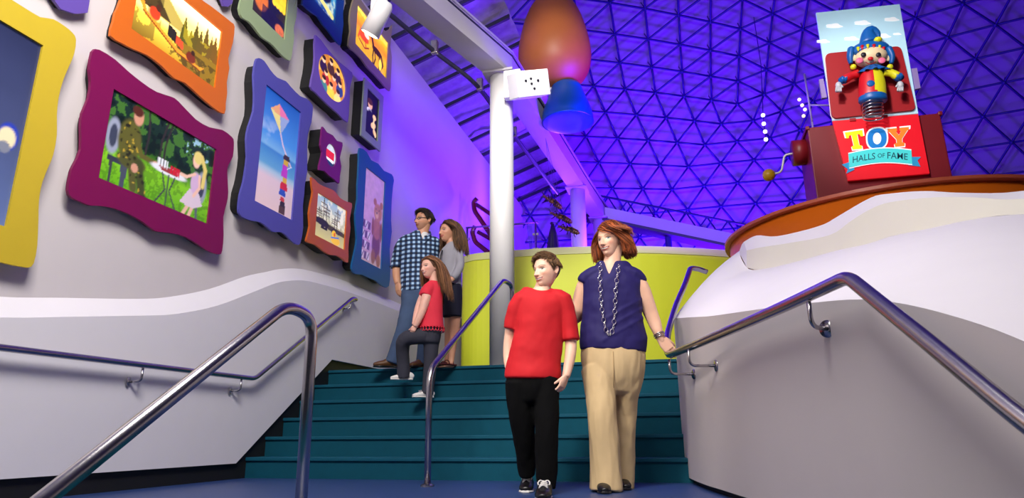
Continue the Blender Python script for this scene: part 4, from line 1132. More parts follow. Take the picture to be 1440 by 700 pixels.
frame('picture_frame', 'beige wavy frame with a glowing yellow horse scene', (176, 160, 128), 0.14,
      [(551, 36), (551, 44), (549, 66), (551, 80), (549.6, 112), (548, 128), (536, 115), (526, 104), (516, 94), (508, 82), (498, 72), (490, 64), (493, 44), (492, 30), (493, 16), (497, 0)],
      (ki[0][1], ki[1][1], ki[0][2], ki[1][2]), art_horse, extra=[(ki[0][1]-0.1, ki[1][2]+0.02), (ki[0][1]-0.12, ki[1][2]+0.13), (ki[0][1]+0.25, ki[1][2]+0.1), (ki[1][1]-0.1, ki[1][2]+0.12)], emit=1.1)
frame('picture_frame', 'lilac concave-sided frame with an oval crowd picture', (126, 98, 196), 0.16,
      [(444, 49), (460, 68), (476, 86), (495, 102), (495, 112), (492, 124), (492, 138), (491, 150), (489, 172), (476, 160), (460, 146), (444, 130), (437, 122), (441, 100), (443, 80)],
      ((446, 120), (488.5, 101)), art_group, oval=True, emit=0.7)
frame('picture_frame', 'tall violet scalloped frame with a kite above a beach', (92, 90, 186), 0.13,
      [(364, 81.6), (372, 86), (380, 98), (390, 109), (402, 114), (409, 122), (422, 135), (432, 139), (439, 147), (440, 154), (438, 172), (433, 188), (432, 206), (432, 240), (429, 258), (428, 272), (426, 290), (426.4, 320), (423, 340), (420, 344), (412, 340), (404, 332), (396, 326), (384, 326), (376, 319), (366, 312), (354, 310), (343, 306), (338, 302), (336, 294), (338, 274), (342, 260), (345, 244), (348, 220), (347, 196), (350, 178), (357, 156), (358, 132), (357, 106), (360, 86)],
      ((358.4, 282), (423.6, 158)), art_kite, emit=0.2)
frame('picture_frame', 'small plum frame with curled corners and an oval badge', (132, 24, 120), 0.17,
      [(454, 178), (460, 186), (468, 190), (474, 198), (481.6, 200.4), (481, 210), (478, 222), (480, 234), (478, 248), (477, 258), (470, 252), (462, 246), (456, 240), (449, 238.4), (451, 226), (453.6, 214), (451, 204), (452.6, 190)],
      ((457.5, 228), (474.5, 209)), art_badge, oval=True, emit=0.5)
frame('picture_frame', 'small grey-green straight frame with a dark portrait', (170, 186, 168), 0.16,
      [(513, 109), (539.5, 136), (535, 213), (508, 190)], ((514, 184), (534, 141)), art_dark_portrait, smooth=1, emit=0.7)
frame('picture_frame', 'small orange wavy frame with sailing ships', (222, 104, 36), 0.16,
      [(438, 249), (448, 258), (456, 262), (470, 268), (478, 278), (488, 283.6), (495, 286), (494, 296), (492, 308), (493, 320), (491, 336), (490, 350), (489.6, 369), (482, 364), (474, 359), (464, 358), (454, 352), (444, 344), (432, 340), (432, 334), (436, 318), (435, 300), (438, 282), (440, 270)],
      ((443, 330), (488, 296)), art_ship, emit=0.5)
frame('picture_frame', 'tall teal blue wavy frame with a teddy bear', (20, 104, 168), 0.15,
      [(506, 208), (516, 214), (522, 225), (532, 230), (540, 240), (551, 245), (554, 253), (553, 260), (551, 280), (550, 310), (551, 326), (548, 350), (549, 380), (547, 402), (540, 403), (533, 398), (528, 394), (518, 390), (510, 386), (500, 385), (495, 378), (496, 368), (500, 350), (502, 336), (500.6, 318), (500, 300), (503, 280), (503, 260), (504, 248), (505, 224)],
      ((508, 364), (542, 256)), art_bear, emit=0.2)
# two frames of which only the lowest tips hang into view
for (px, lab, q) in (((80, 9), 'lilac frame whose tip shows above the magenta frame', 1.0), ((313, 7), 'lilac frame whose tip shows beside the pale green frame', 0.55)):
    p = onx(*px, XU+0.06)
    y, z = p[1], p[2]
    frame('picture_frame', lab, (110, 84, 180), 0.06, [], (y-0.1*q, y+0.12*q, z+0.16, z+0.42), art_screen,
          extra=[(y+a_*q, z+b_) for a_, b_ in ((0.03, 0), (0.22, 0.1), (0.2, 0.3), (0.24, 0.55), (0, 0.5), (-0.22, 0.55), (-0.18, 0.3), (-0.2, 0.06), (-0.07, 0.07))], emit=0.2)
# ------------------------------------------------------------------ people
def remesh(vf, voxel, smooth=2):
    """one continuous surface around overlapping shapes"""
    V, Fc = vf
    me = bpy.data.meshes.new('tmp'); me.from_pydata([tuple(v) for v in V], [], Fc); me.update()
    o = bpy.data.objects.new('tmp', me); col.objects.link(o)
    md = o.modifiers.new('r', 'REMESH'); md.mode = 'VOXEL'; md.voxel_size = voxel; md.adaptivity = 0
    ev = o.evaluated_get(bpy.context.evaluated_depsgraph_get())
    m2 = bpy.data.meshes.new_from_object(ev)
    n = len(m2.vertices); W = np.empty(n*3); m2.vertices.foreach_get('co', W); W = W.reshape(-1, 3)
    Fq = [tuple(p.vertices) for p in m2.polygons]
    E = np.empty(len(m2.edges)*2, dtype=np.int32); m2.edges.foreach_get('vertices', E); E = E.reshape(-1, 2)
    bpy.data.objects.remove(o); bpy.data.meshes.remove(me); bpy.data.meshes.remove(m2)
    deg = np.bincount(E.ravel(), minlength=n).astype(float); deg[deg == 0] = 1
    for _ in range(smooth):
        S = np.zeros_like(W)
        np.add.at(S, E[:, 0], W[E[:, 1]]); np.add.at(S, E[:, 1], W[E[:, 0]])
        W = 0.4*W+0.6*S/deg[:, None]
    return W, Fq
def vnormals(V, Fc):
    N = np.zeros_like(V)
    Q = np.array([f[:4] if len(f) >= 4 else (f[0], f[1], f[2], f[2]) for f in Fc])
    fn = np.cross(V[Q[:, 2]]-V[Q[:, 0]], V[Q[:, 3]]-V[Q[:, 1]])
    for i in range(4): np.add.at(N, Q[:, i], fn)
    return N/(np.linalg.norm(N, axis=1)[:, None]+1e-12)
def wrinkle(vf, amp, sc, seed=0, stretch=(1, 1, 1)):
    V, Fc = vf
    N = vnormals(V, Fc); st_ = np.array(stretch)*sc
    d = np.array([noise.noise(Vector(tuple(p*st_+seed)))+0.5*noise.noise(Vector(tuple(p*st_*2.1+seed+7))) for p in V])
    return V+N*(d*amp)[:, None], Fc
def cut(vf, test):
    """drop faces whose centre satisfies test(px, py, P)"""
    V, Fc = vf
    C_ = np.array([V[list(f)].mean(0) for f in Fc]); x, y = pixel(C_)
    keep_ = ~test(x, y, C_)
    Fk = [f for f, k in zip(Fc, keep_) if k]
    used = sorted(set(i for f in Fk for i in f)); mp = {i: j for j, i in enumerate(used)}
    W, Fk = V[used].copy(), [tuple(mp[i] for i in f) for f in Fk]
    cnt = {}
    for f in Fk:
        for i in range(len(f)):
            e = (f[i], f[(i+1) % len(f)]); e = e if e[0] < e[1] else (e[1], e[0]); cnt[e] = cnt.get(e, 0)+1
    be = [e for e, c in cnt.items() if c == 1]
    nb = {}
    for a, b in be: nb.setdefault(a, []).append(b); nb.setdefault(b, []).append(a)
    for _ in range(12):
        W2 = W.copy()
        for i, l in nb.items(): W2[i] = .4*W[i]+.6*np.mean(W[l], axis=0)
        W = W2
    return W, Fk
def inpoly(x, y, P):
    ins = np.zeros(len(x), bool); n = len(P)
    for i in range(n):
        (x0, y0), (x1, y1) = P[i], P[(i+1) % n]
        if y0 == y1: continue
        ins ^= ((y >= y0) != (y >= y1)) & (x < (x1-x0)*(y-y0)/(y1-y0)+x0)
    return ins
class Stand:
    """vertical plane through the spot a person stands on; pixels become points on it"""
    def __init__(s, px, py, z):
        s.base = onz(px, py, z); s.d = (s.base-CC)@FH
    def P(s, x, y, dz=0.0):
        r = ray(x, y); return CC+r*(s.d+dz)/(r@FH)
    def k(s, y): return s.d/(FPX*math.cos(PITCH)+(y-350)*math.sin(PITCH))
    def loft(s, rings, n=20, sub=3, cap=0.5, ex=2.0, ref=None):
        """rings: (x, y, half width px, half depth m or None, depth offset m)"""
        path = []; rad = []
        for r in rings:
            x, y, hw = r[:3]; dz = r[4] if len(r) > 4 else 0.0
            w_ = hw*s.k(y); b = r[3] if len(r) > 3 and r[3] is not None else w_
            path.append(s.P(x, y, dz)); rad.append((w_, b))
        return loft(path, rad, ref, n, sub, cap, ex)
def join(*vfs):
    m = MB()
    for v in vfs: m.add(v)
    return m.data()

def head_surface(nlat=150, nlon=110, face=True, nose=1.0, smile=0.5, jaw=1.0, cheek=1.0):
    """head in units of its own height: x right, y towards the face, z up"""
    la = np.linspace(-math.pi/2+0.02, math.pi/2-0.02, nlat)
    th = np.linspace(-math.pi, math.pi, nlon, endpoint=False); lo = th-0.55*np.sin(th)
    LA, LO = np.meshgrid(la, lo, indexing='ij')
    c = np.cos(LA)**0.82
    x = 0.325*c*np.sin(LO); y = 0.42*c*np.cos(LO); z = 0.5*np.sin(LA)
    t = smooth01(0.08, -0.5, z)
    x = x*(1-0.26*t*jaw); yb = np.where(y < 0, y*(1-0.40*t), y); y = yb+0.10*t
    y = y-0.03*smooth01(0.15, 0.45, z)*(y > 0)
    z = np.where(z < -.25, -.25+(z+.25)*1.12, z)
    zc = -0.285+smile*2.4*np.minimum(x*x, .03)
    if face:
        m = smooth01(0.03, 0.18, y); ax = np.abs(x)
        g = lambda cx, cz, sx, sz: np.exp(-((ax-cx)/sx)**2-((z-cz)/sz)**2)
        dy = 0.020*g(.12, .085, .10, .035)-0.050*g(.145, .008, .07, .05)+0.022*g(.145, .0, .045, .026)-0.02*g(0, .04, .04, .05)
        dy += cheek*0.028*g(.18, -.13, .075, .07)+0.035*g(0, -.43, .085, .06)-0.012*g(0, -.355, .1, .025)+0.022*g(0, -.26, .12, .08)
        s_ = (0.07-z)/0.24
        h = np.where(s_ < 0, 0.022*np.exp(-(s_*4)**2), 0.022+0.098*np.clip(s_, 0, 1))*(1-smooth01(-0.172, -0.215, z))
        w_ = 0.03+0.028*np.clip(s_, 0, 1)
        dy += nose*h*np.exp(-(x/w_)**2)+nose*0.032*g(.05, -.168, .026, .024)
        lx = np.exp(-(x/.13)**4)
        dy += (0.016*np.exp(-((z-zc-.024)/.017)**2)+0.02*np.exp(-((z-zc+.028)/.02)**2)-0.016*np.exp(-((z-zc)/.011)**2))*lx
        y = y+m*dy
    return x, y, z, zc
def hairline(phi):
    """lowest hair height by angle from the face"""
    return np.interp(np.abs(phi), [0, .45, .75, 1.0, 1.25, 1.45, 1.6, 1.95, 2.2, 3.2], [.30, .31, .27, .16, -.02, -.10, .02, .0, -.24, -.30])
class Head:
    def __init__(s, stand, cx, cy, height, turn, up=0.0, roll=0.0, dz=0.0):
        """turn: degrees to the left of the camera; up: chin up"""
        a, b = math.radians(turn), math.radians(up)
        f_ = -FH*math.cos(a)-RH*math.sin(a)
        s.c = stand.P(cx, cy, dz)
        yv = f_*math.cos(b)+ZU*math.sin(b); xv = unit(np.cross(yv, ZU)); zv = np.cross(xv, yv)
        r = math.radians(roll)
        xv, zv = xv*math.cos(r)+zv*math.sin(r), -xv*math.sin(r)+zv*math.cos(r)
        s.R = np.stack([xv, yv, zv], 1); s.h = height
    def w(s, L): return s.c+(np.asarray(L)*s.h)@s.R.T
    def mesh(s, skin, lips, brow, iris, hairc, smile=0.5, teeth=True, nose=1.0, jaw=1.0, cheek=1.0, stubble=0.0, blush=0.25, short=True):
        x, y, z, zc = head_surface(smile=smile, nose=nose, jaw=jaw, cheek=cheek)
        n, m = x.shape
        C_ = np.tile(np.array(lin(skin)), (n, m, 1)); ax = np.abs(x); front = y > 0.05
        def mx(c, a):
            nonlocal C_
            a = np.clip(a, 0, 1)[..., None]; C_ = C_*(1-a)+np.array(lin(c))*a
        g = lambda cx, cz, sx, sz: np.exp(-((ax-cx)/sx)**2-((z-cz)/sz)**2)*front
        mx((222, 110, 90), blush*g(.19, -.14, .07, .06)); mx((210, 110, 90), 0.25*g(0, -.17, .05, .03))
        if stubble: mx((110, 84, 70), stubble*smooth01(-.16, -.26, z)*smooth01(-.1, .1, y))
        hw = .15
        lip = front*(np.abs(x) < hw)*np.clip(1-(np.abs(z-zc+0.002)/(0.058*np.sqrt(np.clip(1-(x/hw)**2, 0, 1))+1e-4))**6, 0, 1); mx(lips, lip*.85)
        mo = front*(np.abs(x) < .135)*(np.abs(z-zc) < (0.022 if teeth else 0.007)*np.sqrt(np.clip(1-(x/.135)**2, 0, 1))); mx((60, 20, 20), mo*1.0)
        if teeth: mx((236, 230, 220), front*(np.abs(x) < .12)*(np.abs(z-zc-.004) < .0165*np.sqrt(np.clip(1-(x/.12)**2, 0, 1))))
        mx((70, 30, 26), .75*g(.04, -.196, .016, .009))
        bz = .088+.02*np.exp(-((ax-.15)/.06)**2)
        mx(brow, .85*front*smooth01(.05, .08, ax)*(1-smooth01(.21, .25, ax))*np.exp(-((z-bz)/.014)**4))
        ex, ez = (ax-.145)/.062, (z-.002)
        lid = .0225*np.clip(1-ex**2, 0, 1)**.7; eye = front*(np.abs(ex) < 1)*(np.abs(ez) < lid)
        mx((120, 70, 56), .5*front*np.exp(-(ex/1.3)**2)*np.exp(-((ez-.03)/.02)**2))
        mx((228, 222, 218), eye*1.0); r_ = np.hypot(ax-.145, ez); mx(iris, eye*(r_ < .029)); mx((10, 8, 8), eye*(r_ < .015))
        mx((40, 24, 20), front*(np.abs(ex) < 1.12)*(np.abs(ez-.024*np.clip(1-ex**2*.8, 0, 1)**.7) < .007)*1.0)
        phi = np.arctan2(x, y)
        mx(hairc, smooth01(-.015, .03, z-hairline(phi))*(1.0))
        V = np.stack([x, y, z], -1).reshape(-1, 3)
        Fc = [(i*m+j, i*m+(j+1) % m, (i+1)*m+(j+1) % m, (i+1)*m+j) for i in range(n-1) for j in range(m)]
        Fc += [tuple(range(m-1, -1, -1)), tuple((n-1)*m+j for j in range(m))]
        V, C_ = list([V]), list([C_.reshape(-1, 3)]); k = n*m
        for sd in (-1, 1):
            def earfn(Q):
                r2 = np.hypot(Q[:, 1]*1.0, Q[:, 2]); q = Q.copy()
                q[:, 0] = q[:, 0]-sd*0.9*np.exp(-(r2/.55)**2)*(np.sign(Q[:, 0]) == sd); q[:, 1] *= np.where(Q[:, 2] < 0, 1-.35*np.abs(Q[:, 2]), 1); return q
            ev, ef = ellipsoid((0, 0, 0), (.032, .075, .13), None, 20, 16, earfn)
            ev = ev@rotz(sd*0.45).T@rotx(0.15).T+np.array([sd*.325, -.045, -.035])
            V.append(ev); Fc += [tuple(i+k for i in f) for f in ef]; k += len(ev)
            ec_ = np.tile(np.array(lin(skin))*np.array([1.0, .88, .84]), (len(ev), 1)); C_.append(ec_)
        return s.w(np.concatenate(V)), Fc, np.concatenate(C_)
    def cap(s, thick, top=0.0, seed=1, lift=None, margin=0.0):
        """close-fitting hair shell over the scalp"""
        x, y, z, _ = head_surface(110, 110, face=False); n, m = x.shape
        phi = np.arctan2(x, y); e = z-hairline(phi)-margin
        rr = np.sqrt(x*x+y*y+z*z)
        th_ = thick*smooth01(0, .10, e)+top*smooth01(.2, .45, z)*smooth01(0, .12, e)
        if lift is not None: th_ = th_+lift(x, y, z)*smooth01(0, .1, e)
        nz_ = np.array([noise.noise(Vector((a*22, b*7+seed, c*7))) for a, b, c in zip(x.ravel(), y.ravel(), z.ravel())]).reshape(n, m)
        f_ = 1+(th_*(1+.35*nz_)+0.006)/rr
        V = np.stack([x*f_, y*f_, z*f_+0.0], -1).reshape(-1, 3)
        ok = (e > 0)
        Fc = [(i*m+j, i*m+(j+1) % m, (i+1)*m+(j+1) % m, (i+1)*m+j) for i in range(n-1) for j in range(m) if ok[i, j] and ok[i, (j+1) % m] and ok[i+1, j] and ok[i+1, (j+1) % m]]
        Fc.append(tuple((n-1)*m+j for j in range(m)))
        used = sorted(set(i for f in Fc for i in f)); mp = {i: j for j, i in enumerate(used)}
        return s.w(V[used]), [tuple(mp[i] for i in f) for f in Fc]
    def strands(s, N, steps, length, zstop, comb, gravity, infl, seed, rad=0.010, zmin=None, part=0.0, wave=0.0, push=1.0, tight=None):
        """combed tapered locks; returns mesh and per-vertex shade"""
        rs = np.random.RandomState(seed)
        P = []
        while len(P) < N:
            v = rs.normal(size=3); v /= np.linalg.norm(v)
            p = v*np.array([.33, .42, .5]); phi = math.atan2(p[0], p[1])
            if p[2] > hairline(phi)+.015 and (zmin is None or p[2] > zmin): P.append(p)
        P = np.array(P); E_ = np.array([.335, .425, .505]); e = rs.uniform(infl[0], infl[1], N)
        if tight is not None: e = np.where(P[:, 0] > tight, e*.25, e)
        Dn = P/E_**2; Dn /= np.linalg.norm(Dn, axis=1)[:, None]
        D = comb(P, Dn, rs); D /= np.linalg.norm(D, axis=1)[:, None]
        L = rs.uniform(length[0], length[1], N)/steps; zs = rs.uniform(zstop[0], zstop[1], N)
        path = [P*0.98]; cur = P*0.98; ph = rs.uniform(0, 6.28, N)
        for k in range(steps):
            G = np.zeros_like(cur); G[:, 2] = -gravity*(0.4+k/steps)
            fr = (cur[:, 1] > 0.12)*(cur[:, 2] < .34); G[:, 0] += push*fr*np.sign(cur[:, 0]-part)*0.9; G[:, 1] -= push*fr*0.45
            D = D*0.75+G*0.5
            D = D/(np.linalg.norm(D, axis=1)[:, None]+1e-9)
            nx = cur+D*L[:, None]
            if wave: nx = nx+wave*np.stack([np.sin(ph+k*1.1), np.cos(ph*1.7+k*1.1), np.zeros(N)], 1)*(k/steps)
            Q = nx.copy(); Q[:, 2] = np.maximum(Q[:, 2], -0.10+0*Q[:, 2])        # below the ears hang straight
            rr = np.sqrt((((Q)/(E_+e[:, None]))**2).sum(1)); ins = rr < 1
            f_ = np.where(ins, 1/np.maximum(rr, .2), 1)
            nx[:, 0] *= f_; nx[:, 1] *= f_; nx[:, 2] = np.where(ins & (nx[:, 2] > -.10), nx[:, 2]*f_, nx[:, 2])
            stop = nx[:, 2] < zs; nx = np.where(stop[:, None], cur+(nx-cur)*0.03, nx)
            cur = nx; path.append(cur)
        A = np.stack(path, 1)                        # N, steps+1, 3
        S = steps+1
        T = np.gradient(A, axis=1); T /= np.linalg.norm(T, axis=2)[..., None]+1e-9
        O = A/E_**2; O /= np.linalg.norm(O, axis=2)[..., None]+1e-9
        B = np.cross(T, O); B /= np.linalg.norm(B, axis=2)[..., None]+1e-9; O = np.cross(B, T)
        tt = np.linspace(0, 1, S); rad_ = rad*np.clip(np.sin((0.12+0.86*tt)*math.pi)**.5, .15, 1)
        W = []
        for a, b in ((1.3, 0), (0, .55), (-1.3, 0), (0, -.55)):
            W.append(A+B*(a*rad_)[None, :, None]+O*(b*rad_)[None, :, None])
        W = np.stack(W, 2).reshape(-1, 3)
        idx = np.arange(N*S*4).reshape(N, S, 4); Fc = []
        for j in range(4):
            a = idx[:, :-1, j]; b = idx[:, :-1, (j+1) % 4]; c = idx[:, 1:, (j+1) % 4]; d = idx[:, 1:, j]
            Fc += list(map(tuple, np.stack([a, b, c, d], -1).reshape(-1, 4)))
        sh = np.repeat(rs.uniform(.6, 1.35, N), S*4)
        return s.w(W), Fc, sh
m_skinv = vmat('skin', 0.45, 0.0, 0.12, 0.4)
m_hair = vmat('hair', 0.55, 0.0, 0.0, 0.5)
def hair_obj(parent, parts, rgb, tint2=None):
    """parts: list of (V, F[, shade])"""
    m = MB(); cs = []
    c = np.array(lin(rgb)); c2 = np.array(lin(tint2 or rgb))
    for p in parts:
        m.add(p[:2]); sh = p[2] if len(p) > 2 else np.full(len(p[0]), .75)
        t = np.clip((sh-.6)/.75, 0, 1)[:, None]
        cs.append((c*(1-t)+c2*t)*np.clip(sh, .6, 1.2)[:, None])
    V, Fc = m.data()
    return mesh_obj('hair', V, Fc, m_hair, parent, True, colors=np.concatenate(cs))
def hand(wrist, d, n, s_, L, curl=0.5, spread=0.05, thumb=(0.65, 0.6, 0.35), tcurl=0.3):
    """palm and five fingers: d along the hand, n palm side, s_ thumb side"""
    d = unit(d); n = unit(np.asarray(n)-d*np.dot(n, d)); sg_ = 1 if np.dot(np.cross(d, n), s_) > 0 else -1
    s_ = np.cross(d, n)*sg_
    wrist = np.asarray(wrist, float); parts = []
    parts.append(loft([wrist-d*.10*L, wrist+d*.05*L, wrist+d*.28*L, wrist+d*.50*L], [(.15*L, .105*L), (.17*L, .11*L), (.225*L, .095*L), (.215*L, .07*L)], n, 14, 2, .5))
    cu = curl if not np.isscalar(curl) else [curl]*4
    for i, (off, ln, c) in enumerate(zip((.155, .052, -.052, -.15), (.43, .48, .45, .35), cu)):
        p = wrist+d*(.46-.02*abs(i-1.2))*L+s_*off*L
        dirv = unit(d+s_*spread*(1.5-i)); pts_ = [p]; a = c*0.6
        for seg in (.46, .31, .25):
            v = dirv*math.cos(a)+n*math.sin(a); pts_.append(pts_[-1]+v*ln*L*seg); a += c
        parts.append(loft(pts_, [.052*L, .05*L, .045*L, .036*L], s_, 10, 2, .8))
    t0 = wrist+d*.12*L+s_*.13*L; tv = unit(d*thumb[0]+s_*thumb[1]+n*thumb[2]); t1 = t0+tv*.22*L
    tv2 = unit(tv+n*tcurl+d*.35); t2 = t1+tv2*.17*L; t3 = t2+unit(tv2+n*tcurl)*.13*L
    parts.append(loft([t0, t1, t2, t3], [.075*L, .062*L, .054*L, .04*L], n, 10, 2, .8))
    return remesh(join(*parts), .0032 if L > .14 else .0028, 1)
def skin_obj(name, parent, parts, head, skin):
    """whole visible body of one person as a single mesh"""
    m = MB(); cs = []
    for p in parts:
        m.add(p); cs.append(np.tile(np.array(lin(skin)), (len(p[0]), 1)))
    if head is not None: m.add(head[:2]); cs.append(head[2])
    V, Fc = m.data()
    c = np.concatenate(cs)
    nz_ = np.array([noise.noise(Vector(tuple(p*25))) for p in V])
    c = c*(1+0.05*nz_)[:, None]
    return mesh_obj(name, V, Fc, m_skinv, parent, True, colors=c)
def cloth(name, vf, m, parent): return mesh_obj(name, vf[0], vf[1], m, parent, True)
def shoe(stand, heel, toe, z0, wd, hg, m, msole, parent, name='shoe', laces=None, toecap=None):
    """heel, toe: world points on the ground"""
    heel, toe = np.array(heel), np.array(toe); heel[2] = toe[2] = z0
    d = toe-heel; L = np.linalg.norm(d); d = d/L; sd = np.cross(d, ZU)
    def at(f_, h): return heel+d*L*f_+ZU*h
    up = loft([at(.0, hg*.42), at(.12, hg*.56), at(.35, hg*.56), at(.6, hg*.40), at(.82, hg*.32), at(.97, hg*.26)], [(wd*.34, hg*.40), (wd*.42, hg*.54), (wd*.43, hg*.54), (wd*.48, hg*.38), (wd*.46, hg*.30), (wd*.3, hg*.2)], ZU, 18, 3, .6)
    o = cloth(name, up, m, parent)
    so = loft([at(-.02, hg*.08), at(.1, hg*.08), at(.35, hg*.08), at(.65, hg*.08), at(.85, hg*.08), at(1.0, hg*.1)], [(wd*.34, hg*.1), (wd*.42, hg*.1), (wd*.40, hg*.1), (wd*.5, hg*.1), (wd*.46, hg*.1), (wd*.26, hg*.09)], ZU, 18, 3, .3, 3.5)
    cloth('sole', so, msole, o)
    if laces:
        for f_ in (.42, .5, .58, .66):
            h = hg*(1.04-.75*(f_-.38))
            MB().add(tube([at(f_, h)-sd*wd*.25-ZU*.012, at(f_+.03, h+.006), at(f_, h)+sd*wd*.25-ZU*.012], .0045, 6, 3)).build('lace', laces, o, True)
        for q in (-1, 1):
            MB().add(tube([at(.42, hg*1.02), at(.40, hg*1.12)+sd*q*wd*.2, at(.46, hg*.98)+sd*q*wd*.34, at(.5, hg*.85)+sd*q*wd*.3], .004, 6, 3)).build('lace', laces, o, True)
    if toecap:
        MB().add(ellipsoid(at(.90, hg*.22), (wd*.40, L*.13, hg*.24), np.stack([sd, d, ZU], 1))).build('toe_cap', toecap, o, True)
    return o

m_red_t = mat('red cotton', (196, 8, 24), 0.8, vary=0.06, scale=20, bump=0.08, bscale=300)
m_blk = mat('black cotton', (5, 5, 6), 0.9, spec=0.15, vary=0.2, scale=20, bump=0.1, bscale=250)
m_navy = mat('indigo jersey', (22, 6, 86), 0.75, vary=0.08, scale=20, bump=0.05, bscale=250)
m_khaki = mat('khaki twill', (206, 178, 132), 0.8, vary=0.05, scale=15, bump=0.08, bscale=300)
m_shoeb = mat('black leather', (14, 13, 15), 0.35, vary=0.1)
m_whitef = mat('white shoe canvas', (226, 222, 216), 0.6, vary=0.03)
m_silver = mat('silver', (205, 200, 205), 0.2, 1.0)

# ---------------- woman in the indigo blouse
S = Stand(858, 690, 0.0)
wo = thing('person', 'woman with auburn bob, indigo blouse and khaki trousers holding the handrail', 'person', (S.base[0], S.base[1], 0))
SK = (234, 186, 158)
torso = S.loft([(862, 540, 34, .10), (862, 500, 42, .125), (861, 455, 38, .112), (861, 420, 38, .112), (861, 398, 40, .105), (861, 385, 36, .085), (861, 377, 24, .068), (861, 370, 13.5, .058), (862, 360, 11.5, .055, 0.0), (863, 348, 12, .058)], 24, 3)
rail_pt = np.array([-0.15, 4.70, 0.875])
dw = float((rail_pt-CC)@FH)-S.d-0.02
arm_l = S.loft([(890, 391, 12, None, 0), (900, 403, 12.4, None, .01), (908, 422, 11.6, None, .02), (915, 440, 10.2, None, .03), (921, 455, 9.2, None, dw*.5+.02), (925, 466, 7.4, None, dw*.8), (928.5, 475, 5.8, None, dw), (931.5, 480, 5.0, None, dw)], 16, 2)
arm_r = S.loft([(831, 391, 12, None, 0), (822, 404, 12, None, .03), (816, 424, 11.5, None, .06), (810, 444, 11, None, .1), (795, 452, 9.5, None, .2), (778, 452, 7, None, .26)], 16, 2)
body = remesh(join(torso, arm_l, arm_r), .006, 2)
wr = S.P(928.5, 475, dw)
hl = hand(wr, RH*.62-ZU*.85-FH*.02, FH*.9+RH*.1-ZU*.3, RH*.8+ZU*.6, .19, [0.35, .4, .45, .5], .05, (0.75, .45, .35), .3)
hr = hand(S.P(778, 452, .26), -RH+ZU*-.2, -FH, ZU, .17, .3)
H = Head(S, 858.5, 338, .246, 40, -6, -4)
hm = H.mesh(SK, (196, 96, 92), (120, 66, 36), (60, 90, 110), (120, 52, 18), smile=.75, teeth=True, short=False, blush=.35)
skin_obj('body', wo, [body, hl, hr], hm, SK)
def comb_bob(P, N_, rs):
    pt = 0.1
    sx = np.where(P[:, 0] > pt, 1.0, -1.0)
    D = np.stack([sx*(1.0+0*P[:, 0]), -0.35-0.5*(P[:, 1] < 0), -0.25+0*P[:, 0]], 1)+N_*0.35+rs.normal(size=P.shape)*.08
    return D
hs = H.strands(2300, 14, (1.0, 1.3), (-.56, -.40), comb_bob, 1.0, (.02, .10), 3, rad=.0095, part=.1, push=.8, wave=.006, tight=.1)
bangs = H.strands(520, 10, (.55, .8), (-.1, .12), lambda P, N_, rs: np.stack([-.9+0*P[:, 0], .25+0*P[:, 0], -.12+0*P[:, 0]], 1)+N_*.2+rs.normal(size=P.shape)*.08, .35, (.03, .08), 41, rad=.010, zmin=.28, part=.1, push=.7)
hair_obj(wo, [H.cap(.045, .03, 2), hs, bangs], (104, 44, 16), (186, 96, 42))
bl_t = S.loft([(862, 493, 47, .142), (862, 480, 47.5, .142), (861, 460, 44.5, .136), (861, 440, 42, .13), (861, 420, 41.5, .132), (861, 404, 41.5, .125), (861, 393, 41, .115), (861, 386, 37, .10), (861, 379, 29, .086), (860, 371, 24, .075), (859.5, 366, 16, .066)], 32, 3, .15)
sl1 = S.loft([(845, 382, 10, .08), (832, 386, 10.5, .082, 0), (824, 391, 9.5, .072, .01), (820, 397, 8.8, .064, .015)], 20, 2, .1)
sl2 = S.loft([(876, 382, 10, .08), (889, 386, 10.5, .082, 0), (898, 391, 9.5, .072, .02), (902, 397, 8.8, .064, .03)], 20, 2, .1)
bl_ = remesh(join(bl_t, sl1, sl2), .0065, 3)
bl_ = wrinkle(bl_, .008, 7, 3, (1, 1, 1.4)); bl_ = wrinkle(bl_, .004, 15, 11, (.8, .8, .6))
# drape from the left shoulder to the right hip
px_, py_ = pixel(bl_[0]); fold = sum(.0045*np.exp(-(((py_-(470-c)-(px_-862)*-.55))/3.2)**2) for c in (0, 14, 28))*((px_ > 848) & (py_ > 415))
bl_ = (bl_[0]+vnormals(*bl_)*fold[:, None], bl_[1])
fr = lambda C_: ((C_-CC)@FH) < S.d
bl_ = cut(bl_, lambda x, y, C_: (inpoly(x, y, [(845, 355), (856.5, 386.5), (870.5, 355)]) & fr(C_)) | ((y < 366.5) & (np.abs(x-860) < 20)))
cloth('blouse', bl_, m_navy, wo)
pel = S.loft([(862, 486, 44, .13), (862, 500, 46, .137), (862, 516, 44, .137), (861, 532, 40.5, .125), (860, 546, 35, .095)], 28, 3, .4)
lg1 = S.loft([(842, 520, 25, .12, -.0), (844, 550, 21.5, .105, -.04), (846, 580, 19.8, .10, -.08), (849, 610, 20.5, .10, -.08), (851, 640, 22, .105, -.07), (852, 665, 23, .115, -.06), (852.5, 689, 23.5, .125, -.06)], 28, 3, .05)
lg2 = S.loft([(881, 512, 26, .125, .02), (881.5, 535, 22, .115, .03), (880, 556, 18, .10, .06), (879, 580, 16, .09, .10), (878, 610, 16, .09, .14), (878, 640, 16.5, .095, .18), (877, 665, 16, .10, .20), (876, 685, 16, .11, .21)], 28, 3, .05)
pn = remesh(join(pel, lg1, lg2), .007, 3)
pn = wrinkle(pn, .009, 6, 5, (1.4, 1.4, .5)); pn = wrinkle(pn, .006, 14, 21, (1.2, 1.2, .3))
pn_o = cloth('trousers', pn, m_khaki, wo)
